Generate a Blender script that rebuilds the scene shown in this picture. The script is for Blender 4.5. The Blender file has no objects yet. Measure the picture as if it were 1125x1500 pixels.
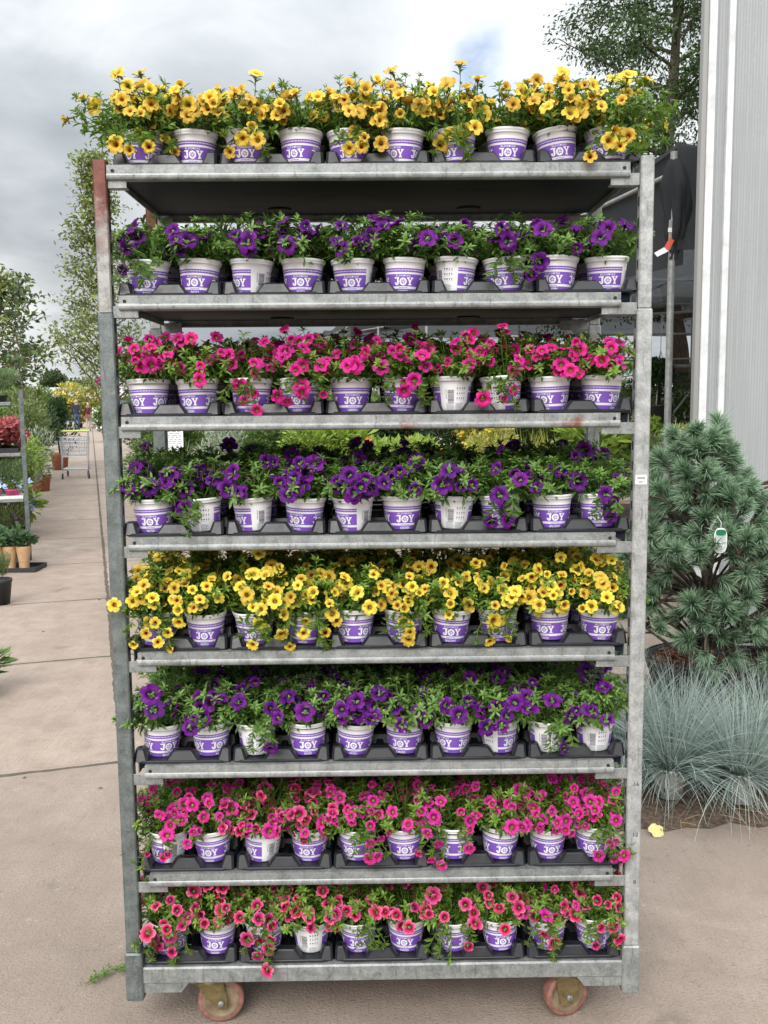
import bpy, math, random
import numpy as np
from mathutils import Vector, Matrix, Euler
R = math.radians
S = bpy.context.scene
COL = S.collection

# ------------------------------------------------------------------ camera
CX, CD, CH, YAW, PIT, ROL, FPX = -0.00676, 2.34919, 1.67229, -0.00918, 0.11843, -0.01017, 1391.8
cam_d = bpy.data.cameras.new('camera'); cam = bpy.data.objects.new('camera', cam_d); COL.objects.link(cam)
cam_d.sensor_fit = 'VERTICAL'; cam_d.sensor_height = 36.0; cam_d.lens = FPX/1500*36.0
cam_d.clip_start = 0.05; cam_d.clip_end = 2000
_ey = Vector((-math.sin(YAW), math.cos(YAW), 0)); _ex = Vector((math.cos(YAW), math.sin(YAW), 0)); _ez = Vector((0, 0, 1))
_fw = math.cos(PIT)*_ey - math.sin(PIT)*_ez; _up = math.sin(PIT)*_ey + math.cos(PIT)*_ez
_r2 = math.cos(ROL)*_ex + math.sin(ROL)*_up; _u2 = -math.sin(ROL)*_ex + math.cos(ROL)*_up
cam.matrix_world = Matrix(((_r2.x, _u2.x, -_fw.x, CX), (_r2.y, _u2.y, -_fw.y, -CD), (_r2.z, _u2.z, -_fw.z, CH), (0, 0, 0, 1)))
S.camera = cam

# ------------------------------------------------------------------ light
SUN_EL, SUN_AZ = R(38), R(197)           # azimuth clockwise from +Y: high, behind the camera and a little left
sd = bpy.data.lights.new('sun', 'SUN'); sd.energy = 2.5; sd.angle = R(38); sd.color = (1.0, 0.96, 0.90)
so = bpy.data.objects.new('sun', sd); COL.objects.link(so)
_sv = Vector((math.sin(SUN_AZ)*math.cos(SUN_EL), math.cos(SUN_AZ)*math.cos(SUN_EL), math.sin(SUN_EL)))
so.rotation_euler = _sv.to_track_quat('Z', 'Y').to_euler()
w = bpy.data.worlds.new('World'); S.world = w; w.use_nodes = True
nt = w.node_tree; nt.nodes.clear(); N = nt.nodes.new; Lk = nt.links.new

def _math(nt, op, a, b=None, c=None, clamp=False):
    n = nt.nodes.new('ShaderNodeMath'); n.operation = op; n.use_clamp = clamp
    for i, v in enumerate((a, b, c)):
        if v is None: continue
        if isinstance(v, (int, float)): n.inputs[i].default_value = v
        else: nt.links.new(v, n.inputs[i])
    return n.outputs[0]
def _ramp(nt, fac, stops):
    n = nt.nodes.new('ShaderNodeValToRGB'); nt.links.new(fac, n.inputs[0]); e = n.color_ramp.elements
    while len(e) < len(stops): e.new(0.5)
    for k, (p, c) in enumerate(stops):
        e[k].position = p; e[k].color = (*c, 1) if len(c) == 3 else c
    return n.outputs[0]
def _noise(nt, vec, scale, detail=4, rough=.55, dist=0.0):
    n = nt.nodes.new('ShaderNodeTexNoise'); n.inputs['Scale'].default_value = scale
    n.inputs['Detail'].default_value = detail; n.inputs['Roughness'].default_value = rough; n.inputs['Distortion'].default_value = dist
    if vec is not None: nt.links.new(vec, n.inputs['Vector'])
    return n.outputs['Fac']
def _mixc(nt, fac, a, b, mode='MIX'):
    n = nt.nodes.new('ShaderNodeMix'); n.data_type = 'RGBA'; n.blend_type = mode
    for i, v in ((0, fac), (6, a), (7, b)):
        if isinstance(v, (int, float)): n.inputs[i].default_value = v
        elif isinstance(v, (tuple, list)): n.inputs[i].default_value = (*v, 1) if len(v) == 3 else v
        else: nt.links.new(v, n.inputs[i])
    return n.outputs[2]

sky = N('ShaderNodeTexSky'); sky.sky_type = 'NISHITA'; sky.sun_disc = False
sky.sun_elevation = SUN_EL; sky.sun_rotation = SUN_AZ
bg1 = N('ShaderNodeBackground'); Lk(sky.outputs[0], bg1.inputs[0]); bg1.inputs[1].default_value = 0.12
tc = N('ShaderNodeTexCoord'); sx = N('ShaderNodeSeparateXYZ'); Lk(tc.outputs['Generated'], sx.inputs[0])
zc = _math(nt, 'MAXIMUM', sx.outputs[2], 0.0)
den = _math(nt, 'ADD', zc, 0.22)
cv = N('ShaderNodeCombineXYZ'); Lk(_math(nt, 'DIVIDE', sx.outputs[0], den), cv.inputs[0]); Lk(_math(nt, 'DIVIDE', sx.outputs[1], den), cv.inputs[1])
mp = N('ShaderNodeMapping'); mp.inputs['Location'].default_value = (3.35, 1.2, 0.0); Lk(cv.outputs[0], mp.inputs[0])
n1 = _noise(nt, mp.outputs[0], 0.75, 6, .52, .35)
n2 = _noise(nt, mp.outputs[0], 2.3, 6, .55, .5)
cl = _math(nt, 'ADD', _math(nt, 'MULTIPLY', n1, .68), _math(nt, 'MULTIPLY', n2, .32))
def _spot(d, r0, r1):                    # 1 at the direction d, 0 beyond r1: where a dark bank, a bright bank or a blue gap hangs
    n = N('ShaderNodeVectorMath'); n.operation = 'DISTANCE'; n.inputs[1].default_value = Vector(d).normalized(); Lk(tc.outputs['Generated'], n.inputs[0])
    m = N('ShaderNodeMapRange'); m.interpolation_type = 'SMOOTHERSTEP'
    Lk(n.outputs['Value'], m.inputs[0]); m.inputs[1].default_value = r0; m.inputs[2].default_value = r1
    m.inputs[3].default_value = 1; m.inputs[4].default_value = 0
    return m.outputs[0]
cl = _math(nt, 'SUBTRACT', cl, _math(nt, 'MULTIPLY', _spot((-.33, .93, .165), .02, .17), .13))
cl = _math(nt, 'ADD', cl, _math(nt, 'MULTIPLY', _spot((-.335, .92, .218), .005, .07), .10))
cl = _math(nt, 'SUBTRACT', cl, _math(nt, 'MULTIPLY', _spot((-.20, .9, .44), .02, .22), .08))
cl = _math(nt, 'ADD', cl, _math(nt, 'MULTIPLY', _spot((.13, .93, .35), .02, .19), .07))
cl = _math(nt, 'SUBTRACT', cl, _math(nt, 'MULTIPLY', _spot((-.09, .94, .34), .03, .20), .10))
cl = _math(nt, 'ADD', cl, _math(nt, 'MULTIPLY', _spot((-.38, .9, .05), .02, .16), .14))
ccol = _ramp(nt, cl, [(.27, (.27, .30, .325)), (.42, (.41, .44, .47)), (.53, (.57, .595, .615)), (.62, (.80, .815, .825)), (.72, (1.0, 1.0, 1.0))])
bg2 = N('ShaderNodeBackground'); Lk(ccol, bg2.inputs[0])
Lk(_math(nt, 'ADD', _math(nt, 'MULTIPLY', _math(nt, 'POWER', zc, 1.6), 3.0), 0.80), bg2.inputs[1])   # an overcast sky is brightest overhead
gap = _math(nt, 'MULTIPLY', _spot((.118, .941, .312), .005, .075), _ramp(nt, n2, [(.36, (0, 0, 0)), (.52, (1, 1, 1))]))
mx = N('ShaderNodeMixShader'); Lk(_math(nt, 'MULTIPLY', gap, .95, clamp=True), mx.inputs[0]); Lk(bg2.outputs[0], mx.inputs[1]); Lk(bg1.outputs[0], mx.inputs[2])
wo = N('ShaderNodeOutputWorld'); Lk(mx.outputs[0], wo.inputs[0])
S.view_settings.view_transform = 'Standard'; S.view_settings.look = 'None'; S.view_settings.exposure = 0.42; S.view_settings.gamma = 1.0
S.cycles.max_bounces = 8; S.cycles.transparent_max_bounces = 12

rng = np.random.default_rng(7); rnd = random.Random(11)
# ------------------------------------------------------------------ helpers
class MB:
    def __init__(s): s.v = []; s.f = []; s.m = []; s.t = []; s.n = 0; s.sm = []
    def add(s, verts, faces, mat=0, tint=.5, smooth=False):
        verts = np.asarray(verts, float); b = s.n; s.v.append(verts); s.n += len(verts)
        s.t.append(np.full(len(verts), tint) if np.isscalar(tint) else np.asarray(tint, float))
        for f in faces: s.f.append(tuple(int(i)+b for i in f))
        s.m += [mat]*len(faces); s.sm += [smooth]*len(faces)
    def box(s, x0, x1, y0, y1, z0, z1, mat=0, bev=0.0, rot=None, at=None, tint=.5):
        if bev <= 0:
            v = np.array([[x, y, z] for z in (z0, z1) for y in (y0, y1) for x in (x0, x1)])
            f = [(0, 2, 3, 1), (4, 5, 7, 6), (0, 1, 5, 4), (2, 6, 7, 3), (0, 4, 6, 2), (1, 3, 7, 5)]
        else:
            b = bev; v = []; idx = {}
            X = (x0, x1); Y = (y0, y1); Z = (z0, z1)
            for i in (0, 1):
                for j in (0, 1):
                    for k in (0, 1):
                        sx_, sy_, sz_ = (1-2*i)*b, (1-2*j)*b, (1-2*k)*b
                        idx[i, j, k, 0] = len(v); v.append((X[i], Y[j]+sy_, Z[k]+sz_))
                        idx[i, j, k, 1] = len(v); v.append((X[i]+sx_, Y[j], Z[k]+sz_))
                        idx[i, j, k, 2] = len(v); v.append((X[i]+sx_, Y[j]+sy_, Z[k]))
            f = []
            for i in (0, 1):
                q = [idx[i, 0, 0, 0], idx[i, 1, 0, 0], idx[i, 1, 1, 0], idx[i, 0, 1, 0]]; f.append(q if i else q[::-1])
                q = [idx[0, i, 0, 1], idx[0, i, 1, 1], idx[1, i, 1, 1], idx[1, i, 0, 1]]; f.append(q if i else q[::-1])
                q = [idx[0, 0, i, 2], idx[1, 0, i, 2], idx[1, 1, i, 2], idx[0, 1, i, 2]]; f.append(q if i else q[::-1])
            for a in (0, 1):
                for c in (0, 1):
                    f.append([idx[0, a, c, 1], idx[1, a, c, 1], idx[1, a, c, 2], idx[0, a, c, 2]])
                    f.append([idx[a, 0, c, 0], idx[a, 1, c, 0], idx[a, 1, c, 2], idx[a, 0, c, 2]])
                    f.append([idx[a, c, 0, 0], idx[a, c, 1, 0], idx[a, c, 1, 1], idx[a, c, 0, 1]])
                    for k in (0, 1): f.append([idx[a, c, k, 0], idx[a, c, k, 1], idx[a, c, k, 2]])
            v = np.array(v)
        if rot is not None: v = v @ np.array(Euler(rot).to_matrix()).T
        if at is not None: v = v + np.array(at)
        s.add(v, f, mat, tint)
    def tube(s, pts, rad, n=8, mat=0, cap=True, tint=.5):
        pts = [Vector(p) for p in pts]; m = len(pts)
        if np.isscalar(rad): rad = [rad]*m
        v = []; ref = None
        for i, p in enumerate(pts):
            d = (pts[min(i+1, m-1)] - pts[max(i-1, 0)])
            d = d.normalized() if d.length > 1e-9 else Vector((0, 0, 1))
            if ref is None: ref = Vector((1, 0, 0)) if abs(d.x) < .9 else Vector((0, 1, 0))
            a = d.cross(ref).normalized(); b = d.cross(a); ref = -b if False else ref
            for k in range(n):
                t = 2*math.pi*k/n; v.append(p + (a*math.cos(t)+b*math.sin(t))*rad[i])
        f = [(i*n+k, i*n+(k+1) % n, (i+1)*n+(k+1) % n, (i+1)*n+k) for i in range(m-1) for k in range(n)]
        s.add([tuple(q) for q in v], f, mat, tint, True)
        if cap: s.add([tuple(q) for q in v[:n]]+[tuple(q) for q in v[-n:]], [tuple(range(n)), tuple(range(2*n-1, n-1, -1))], mat, tint)
    def lathe(s, prof, n=32, c=(0, 0, 0), mat=0, tint=.5, smooth=True, axis='z'):
        v = []
        for r, z in prof:
            for k in range(n):
                a = 2*math.pi*k/n
                if axis == 'z': v.append((c[0]+r*math.cos(a), c[1]+r*math.sin(a), c[2]+z))
                elif axis == 'x': v.append((c[0]+z, c[1]+r*math.cos(a), c[2]+r*math.sin(a)))
                else: v.append((c[0]+r*math.sin(a), c[1]+z, c[2]+r*math.cos(a)))
        f = [(i*n+k, i*n+(k+1) % n, (i+1)*n+(k+1) % n, (i+1)*n+k) for i in range(len(prof)-1) for k in range(n)]
        s.add(v, f, mat, tint, smooth)
    def mesh(s, name, mats):
        me = bpy.data.meshes.new(name); V = np.concatenate(s.v) if s.v else np.zeros((0, 3))
        me.from_pydata(V.tolist(), [], s.f)
        for m in (mats if isinstance(mats, (list, tuple)) else [mats]): me.materials.append(m)
        me.polygons.foreach_set('material_index', s.m); me.polygons.foreach_set('use_smooth', s.sm)
        a = me.attributes.new('tint', 'FLOAT', 'POINT'); a.data.foreach_set('value', np.concatenate(s.t))
        me.update(); return me
    def build(s, name, mats, parent=None): return link(name, s.mesh(name, mats), parent)
def link(name, me, parent=None, loc=None):
    o = bpy.data.objects.new(name, me); COL.objects.link(o)
    if parent is not None: o.parent = parent
    if loc is not None: o.location = loc
    return o
def tag(o, label=None, cat=None, group=None, kind=None):
    for k, v in (('label', label), ('category', cat), ('group', group), ('kind', kind)):
        if v: o[k] = v
    return o
def thing(name, label, cat, loc=(0, 0, 0), rz=0.0, group=None):
    o = bpy.data.objects.new(name, None); COL.objects.link(o); o.empty_display_size = .05
    o.location = loc; o.rotation_euler = (0, 0, rz); return tag(o, label, cat, group)
def copy_tree(o, parent=None):
    c = o.copy(); COL.objects.link(c); c.parent = parent
    for ch in list(o.children): copy_tree(ch, c)
    return c
ORD = ['first', 'second', 'third', 'fourth', 'fifth', 'sixth', 'seventh', 'eighth', 'ninth', 'tenth']

# ------------------------------------------------------------------ materials
def mat(name, base=(.5, .5, .5), rough=.6, metal=0.0, spec=.5):
    m = bpy.data.materials.new(name); m.use_nodes = True; b = m.node_tree.nodes['Principled BSDF']
    b.inputs['Base Color'].default_value = (*base, 1); b.inputs['Roughness'].default_value = rough
    b.inputs['Metallic'].default_value = metal; b.inputs['Specular IOR Level'].default_value = spec
    return m
def speck(m, c1, c2, scale, coord='Object', rough=None, bump=0.0, stops=(.35, .65), detail=6, dist=0., stretch=None):
    nt = m.node_tree; b = nt.nodes['Principled BSDF']; t = nt.nodes.new('ShaderNodeTexCoord'); v = t.outputs[coord]
    if stretch:
        mpn = nt.nodes.new('ShaderNodeMapping'); mpn.inputs['Scale'].default_value = stretch; nt.links.new(v, mpn.inputs[0]); v = mpn.outputs[0]
    n = _noise(nt, v, scale, detail, .6, dist)
    c = _ramp(nt, n, [(stops[0], c1), (stops[1], c2)]); nt.links.new(c, b.inputs['Base Color'])
    if rough: nt.links.new(_ramp(nt, n, [(.3, (rough[0],)*3), (.7, (rough[1],)*3)]), b.inputs['Roughness'])
    if bump:
        bn = nt.nodes.new('ShaderNodeBump'); bn.inputs['Strength'].default_value = bump; bn.inputs['Distance'].default_value = .01
        nt.links.new(n, bn.inputs['Height']); nt.links.new(bn.outputs[0], b.inputs['Normal'])
    return m, c, b
def leafmat(name, dark, light, trans=.25, rough=.5, tip=None):
    m = mat(name, dark, rough, spec=.35); nt = m.node_tree; b = nt.nodes['Principled BSDF']
    a = nt.nodes.new('ShaderNodeAttribute'); a.attribute_name = 'tint'
    st = [(0., dark), (1., light)] if tip is None else [(0., dark), (.75, light), (1., tip)]
    c = _ramp(nt, a.outputs['Fac'], st); nt.links.new(c, b.inputs['Base Color'])
    if trans:
        tr = nt.nodes.new('ShaderNodeBsdfTranslucent'); nt.links.new(c, tr.inputs[0]); mx = nt.nodes.new('ShaderNodeMixShader')
        mx.inputs[0].default_value = trans; nt.links.new(b.outputs[0], mx.inputs[1]); nt.links.new(tr.outputs[0], mx.inputs[2])
        nt.links.new(mx.outputs[0], nt.nodes['Material Output'].inputs[0])
    return m
def steel(name, lo=(.22, .23, .225), hi=(.50, .51, .50), rust=0.0, paint=None, metal=.45):
    m = mat(name, lo, .5, metal); nt = m.node_tree; b = nt.nodes['Principled BSDF']
    t = nt.nodes.new('ShaderNodeTexCoord'); g = nt.nodes.new('ShaderNodeNewGeometry')
    n = _noise(nt, t.outputs['Object'], 26, 8, .65, .3); n2 = _noise(nt, t.outputs['Object'], 170, 3, .6)
    mpn = nt.nodes.new('ShaderNodeMapping'); mpn.inputs['Scale'].default_value = (60, 60, 7); nt.links.new(t.outputs['Object'], mpn.inputs[0])
    n3 = _noise(nt, mpn.outputs[0], 1.6, 4, .6, .2)
    f = _math(nt, 'ADD', _math(nt, 'MULTIPLY', n, .65), _math(nt, 'MULTIPLY', n2, .35))
    c = _ramp(nt, f, [(.33, lo), (.64, hi)])
    c = _mixc(nt, _ramp(nt, n3, [(.58, (0, 0, 0)), (.72, (.65, .65, .65))]), c, (.09, .09, .085))     # scratches and grime
    if rust: c = _mixc(nt, _ramp(nt, _noise(nt, t.outputs['Object'], 5.5, 7, .65, .4), [(.66-rust*.1, (0, 0, 0)), (.70, (1, 1, 1))]), c, (.20, .075, .05))
    if paint:
        s = nt.nodes.new('ShaderNodeSeparateXYZ'); nt.links.new(t.outputs['Object'], s.inputs[0])
        f2 = _math(nt, 'ADD', s.outputs[2], _math(nt, 'MULTIPLY', _noise(nt, t.outputs['Object'], 22, 6, .6), .35))
        c = _mixc(nt, _ramp(nt, _math(nt, 'SUBTRACT', f2, paint), [(0., (0, 0, 0)), (.12, (1, 1, 1))]), c, _ramp(nt, n, [(.35, (.10, .032, .025)), (.7, (.20, .075, .058))]))
    nt.links.new(c, b.inputs['Base Color']); nt.links.new(_ramp(nt, f, [(.3, (.34,)*3), (.7, (.6,)*3)]), b.inputs['Roughness'])
    bn = nt.nodes.new('ShaderNodeBump'); bn.inputs['Strength'].default_value = .25; bn.inputs['Distance'].default_value = .003
    nt.links.new(f, bn.inputs['Height']); nt.links.new(bn.outputs[0], b.inputs['Normal'])
    return m
M = {}
M['steel'] = steel('galvanised_steel', (.14, .15, .145), (.32, .335, .325))
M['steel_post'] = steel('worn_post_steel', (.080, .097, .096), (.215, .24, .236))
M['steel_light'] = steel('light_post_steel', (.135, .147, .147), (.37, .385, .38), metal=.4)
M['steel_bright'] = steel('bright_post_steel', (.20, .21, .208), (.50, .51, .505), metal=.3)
M['steel_rust'] = steel('shelf_steel', (.15, .16, .158), (.39, .40, .395), rust=.35, metal=.35)
M['steel_paint'] = steel('red_brown_painted_steel', (.20, .20, .19), (.42, .42, .40), paint=2.19)
M['slot'] = mat('slot_dark', (.015, .015, .015), .8)
M['ply'], _, _ = speck(mat('film_faced_plywood', rough=.5, spec=.07), (.008, .013, .026), (.020, .027, .048), 5, stretch=(1, 6, 1))
M['tray'], _, _ = speck(mat('black_plastic', rough=.42, spec=.5), (.007, .008, .011), (.014, .015, .019), 30, rough=(.30, .48))
M['pot'] = mat('white_pot_plastic', (.82, .82, .84), .36)
M['purple'] = mat('purple_print', (.205, .088, .48), .34)
M['print_white'] = mat('white_print', (.84, .84, .86), .36)
M['ink'] = mat('dark_ink', (.10, .09, .12), .5)
M['ink2'] = mat('grey_ink', (.30, .30, .32), .5)
M['soil'], _, _ = speck(mat('potting_soil', rough=.95), (.012, .008, .006), (.055, .035, .024), 120, bump=.6)
M['leaf'] = leafmat('petunia_leaf', (.034, .086, .014), (.165, .285, .040), .30, .40, (.32, .44, .10))
M['leaf_dark'] = leafmat('violet_petunia_leaf', (.036, .090, .020), (.170, .300, .065), .30, .40, (.30, .44, .14))
def flowermat(name, stops, trans=.32):
    m = mat(name, (.5, .5, .5), .55, spec=.25); nt = m.node_tree; b = nt.nodes['Principled BSDF']
    a = nt.nodes.new('ShaderNodeAttribute'); a.attribute_name = 'tint'; oi = nt.nodes.new('ShaderNodeObjectInfo')
    c = _ramp(nt, a.outputs['Fac'], stops)
    h = nt.nodes.new('ShaderNodeHueSaturation'); nt.links.new(c, h.inputs['Color'])
    nt.links.new(_math(nt, 'ADD', _math(nt, 'MULTIPLY', oi.outputs['Random'], .022), .489), h.inputs['Hue'])
    nt.links.new(_math(nt, 'ADD', _math(nt, 'MULTIPLY', oi.outputs['Random'], .35), .80), h.inputs['Value'])
    tc_ = nt.nodes.new('ShaderNodeTexCoord'); vn = _noise(nt, tc_.outputs['Object'], 260, 3, .6)
    c = _mixc(nt, 1.0, h.outputs[0], _ramp(nt, vn, [(.3, (.74, .72, .74)), (.62, (1, 1, 1))]), 'MULTIPLY'); nt.links.new(c, b.inputs['Base Color'])
    tr = nt.nodes.new('ShaderNodeBsdfTranslucent'); nt.links.new(c, tr.inputs[0]); mx = nt.nodes.new('ShaderNodeMixShader')
    mx.inputs[0].default_value = trans; nt.links.new(b.outputs[0], mx.inputs[1]); nt.links.new(tr.outputs[0], mx.inputs[2])
    nt.links.new(mx.outputs[0], nt.nodes['Material Output'].inputs[0]); return m
M['golden'] = flowermat('golden_petal', [(0, (.22, .06, .01)), (.18, (.38, .09, .012)), (.27, (.70, .32, .02)), (.38, (.84, .53, .05)), (1, (.87, .66, .12))])
M['lemon'] = flowermat('lemon_petal', [(0, (.18, .03, .01)), (.20, (.32, .045, .010)), (.29, (.72, .30, .02)), (.40, (.88, .62, .05)), (1, (.90, .76, .13))])
M['violet'] = flowermat('violet_petal', [(0, (.04, .004, .05)), (.2, (.030, .001, .06)), (.45, (.100, .004, .165)), (1, (.185, .012, .29))])
M['hotpink'] = flowermat('hot_pink_petal', [(0, (.80, .55, .06)), (.17, (.75, .45, .05)), (.24, (.26, .0, .07)), (.45, (.60, .010, .21)), (1, (.76, .038, .335))])
M['magenta'] = flowermat('magenta_petal', [(0, (.80, .55, .06)), (.17, (.72, .42, .05)), (.24, (.26, .0, .09)), (.45, (.62, .015, .24)), (1, (.78, .07, .40))])
M['coral'] = flowermat('coral_pink_petal', [(0, (.50, .25, .06)), (.13, (.30, .03, .04)), (.22, (.20, .0, .035)), (.5, (.55, .012, .13)), (.8, (.78, .085, .25)), (1, (.86, .25, .41))])

# ------------------------------------------------------------------ leaves
def norm(a): return a/np.maximum(np.linalg.norm(a, axis=-1, keepdims=True), 1e-9)
def leaf_batch(mb, P, D, Nn, Lg, Wd, tint, mi=0, fold=.25, curl=.18):
    P, D, Nn = map(np.asarray, (P, norm(np.asarray(D, float)), np.asarray(Nn, float)))
    Sd = norm(np.cross(D, Nn)); Nn = norm(np.cross(Sd, D)); Lg = np.asarray(Lg)[:, None]; Wd = np.asarray(Wd)[:, None]
    c1 = P+D*Lg*.36; c2 = P+D*Lg*.70-Nn*Lg*curl*.35; tp = P+D*Lg-Nn*Lg*curl
    up = Nn*Wd*fold
    V = np.stack([P, c1-Sd*Wd*.42+up, c1, c1+Sd*Wd*.42+up, c2-Sd*Wd*.5+up, c2, c2+Sd*Wd*.5+up, tp], 1)
    n = len(P); b = np.arange(n)*8
    F = [(0, 2, 1), (0, 3, 2), (1, 2, 5, 4), (2, 3, 6, 5), (4, 5, 7), (5, 6, 7)]
    faces = [tuple(int(bb+i) for i in f) for bb in b for f in F]
    mb.add(V.reshape(-1, 3), faces, mi, np.repeat(np.clip(tint, 0, 1), 8), True)
def quad_batch(mb, P, D, Nn, Lg, Wd, tint, mi=0):
    P = np.asarray(P); D = norm(np.asarray(D)); Sd = norm(np.cross(D, Nn)); Lg = np.asarray(Lg)[:, None]; Wd = np.asarray(Wd)[:, None]
    Nn = norm(np.cross(Sd, D))
    V = np.stack([P, P+D*Lg*.5-Sd*Wd*.5+Nn*Wd*.12, P+D*Lg, P+D*Lg*.5+Sd*Wd*.5+Nn*Wd*.12], 1); n = len(P)
    mb.add(V.reshape(-1, 3), [(4*i, 4*i+3, 4*i+2, 4*i+1) for i in range(n)], mi, np.repeat(np.clip(tint, 0, 1), 4))
def rvec(g, n): return norm(g.normal(size=(n, 3)))

# ------------------------------------------------------------------ petunia parts: flowers
def flower_mesh(seed, Rr, flat=1.0, half=1.0):
    g = np.random.default_rng(seed); mb = MB(); n = 40; rings = [.06, .10, .17, .28, .45, .64, .82, 1.0]
    zz = np.array([-.85, -.62, -.36, -.13, .02, .08, .08, .03])*flat
    th = np.linspace(0, 2*np.pi, n, endpoint=False); ph = g.uniform(0, 1.2); V = []; T = []
    lob = 1+g.normal(0, .05, 5); k = (((th-ph)/(2*np.pi)*5) % 5); d = np.abs(k-np.round(k)); pet = np.floor((k+.5) % 5).astype(int) if False else np.floor(k).astype(int) % 5
    for r, z in zip(rings, zz):
        notch = .26*np.exp(-(d/.12)**2)*max(0, (r-.35)/.65)**1.6
        rr = Rr*r*half**max(0, r-.3)*(1-notch)*(1+(lob[pet]-1)*max(0, (r-.4))*np.cos(np.pi*(k-np.floor(k)-.5))**.5 if r > .4 else 1)
        ruf = (.11*np.sin(5*(th-ph)+1.57)+.06*np.sin(10*th+g.uniform(0, 6))+.03*np.sin(17*th+g.uniform(0, 6)))*max(0, (r-.3)/.7)**1.5
        bend = .10*np.cos(th-g.uniform(0, 6))*r**2
        V.append(np.stack([rr*np.cos(th), rr*np.sin(th), Rr*(z+ruf+bend)], 1)); T.append(np.full(n, r))
    m = len(rings); F = [(i*n+k2, i*n+(k2+1) % n, (i+1)*n+(k2+1) % n, (i+1)*n+k2) for i in range(m-1) for k2 in range(n)]
    mb.add(np.concatenate(V), F, 0, np.concatenate(T), True)
    mb.tube([(0, 0, -.85*Rr*flat), (0, 0, -1.15*Rr*flat), (.1*Rr, .05*Rr, -1.7*Rr*flat)], [.075*Rr, .085*Rr, .03*Rr], 6, 1, False, .55)
    for q in range(5):                                   # sepals
        a = q*1.257; mb.add([(.07*Rr*math.cos(a), .07*Rr*math.sin(a), -1.1*Rr*flat), (.16*Rr*math.cos(a+.35), .16*Rr*math.sin(a+.35), -.8*Rr*flat), (.2*Rr*math.cos(a), .2*Rr*math.sin(a), -.55*Rr*flat), (.16*Rr*math.cos(a-.35), .16*Rr*math.sin(a-.35), -.8*Rr*flat)], [(0, 1, 2, 3)], 1, .6)
    return mb
FL = {}
def flowers_of(matn, Rr, seeds, leafm='leaf'):
    FL[matn] = []
    for q, s_ in enumerate(seeds):
        half = (1.0, .96, 1.0, .62, .95, .8)[q % 6]; flat = (1.0, .9, 1.15, 1.5, 1.0, 1.2)[q % 6]
        FL[matn].append(flower_mesh(s_, Rr*(1+.08*((q*37 % 5)-2)/2), flat, half).mesh('flower', [M[matn], M[leafm]]))
flowers_of('golden', .0222, range(10, 16)); flowers_of('lemon', .0205, range(20, 26)); flowers_of('violet', .0262, range(30, 36))
flowers_of('hotpink', .0208, range(40, 46)); flowers_of('magenta', .0198, range(50, 56)); flowers_of('coral', .0215, range(60, 66))

# ------------------------------------------------------------------ petunia parts: foliage mounds (origin at the pot rim centre)
def mound(seed, height=.10, spread=.085, stems=44, trail=0, matn='leaf', lw=1.0):
    g = np.random.default_rng(seed); mb = MB(); tips = []
    P = []; D = []; Nn = []; Lg = []; Wd = []; T = []
    for k in range(stems+trail):
        tr = k >= stems
        az = g.uniform(0, 2*np.pi) if not tr else -np.pi/2+g.normal(0, .38)
        el = np.arccos(g.uniform(.02, .97)**.85) if not tr else g.uniform(.2, .6)
        el = np.pi/2-el if not tr else el
        el = max(el, .12)
        d = np.array([np.cos(az)*np.cos(el), np.sin(az)*np.cos(el), np.sin(el)])
        rad = 1/np.sqrt((np.cos(el)/spread)**2+(np.sin(el)/height)**2)
        L = rad*g.uniform(.78, 1.12) if not tr else g.uniform(.08, .125)
        p = np.array([np.cos(az), np.sin(az), 0])*g.uniform(.0, .034)+np.array([0, 0, -.006]); pts = [p.copy()]; st = L/8; dd = d.copy()
        for i in range(8):
            dd = norm(dd+np.array([0, 0, (.05 if not tr else -.22)])+g.normal(0, .10, 3)); p = p+dd*st; pts.append(p.copy())
        pts = np.array(pts); mb.tube(pts[::2], [.0014, .0013, .0012, .0010, .0007], 4, 0, False, .62)
        for i in range(1, 9):                            # alternate leaves along the stem
            for q in range(2 if i > 2 else 1):
                a = g.uniform(0, 2*np.pi); ax = norm(pts[i]-pts[i-1]); s1 = norm(np.cross(ax, [0.3, .2, 1.])); s2 = np.cross(ax, s1)
                out = s1*np.cos(a)+s2*np.sin(a); P.append(pts[i]+g.normal(0, .002, 3)); D.append(norm(ax*g.uniform(.35, .9)+out)); Nn.append(norm(ax-out*.4+np.array([0, 0, .6])))
                Lg.append(g.uniform(.014, .027)*lw); Wd.append(g.uniform(.0050, .0085)*lw); T.append(g.uniform(.05, .50)+.045*i)
        ax = norm(pts[8]-pts[7]); s1 = norm(np.cross(ax, [0.31, .2, 1.])); s2 = np.cross(ax, s1); a0 = g.uniform(0, 6)
        for q in range(8):                               # young rosette at the tip
            a = a0+q*2.4; out = s1*np.cos(a)+s2*np.sin(a); P.append(pts[8]); f = .45+.09*q
            D.append(norm(ax*(1.25-f)+out*f)); Nn.append(norm(ax-out*.5)); Lg.append(g.uniform(.011, .020)*lw); Wd.append(g.uniform(.0040, .0062)*lw); T.append(g.uniform(.48, .92))
        tips.append((pts[8], ax, tr)); 
        if not tr and g.random() < .6: tips.append((pts[6], norm(ax+g.normal(0, .4, 3)), tr))
        if tr: tips.append((pts[5], norm(ax+g.normal(0, .5, 3)), tr))
    leaf_batch(mb, P, D, Nn, Lg, Wd, np.array(T))
    return mb.mesh('foliage', M[matn]), tips
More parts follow.
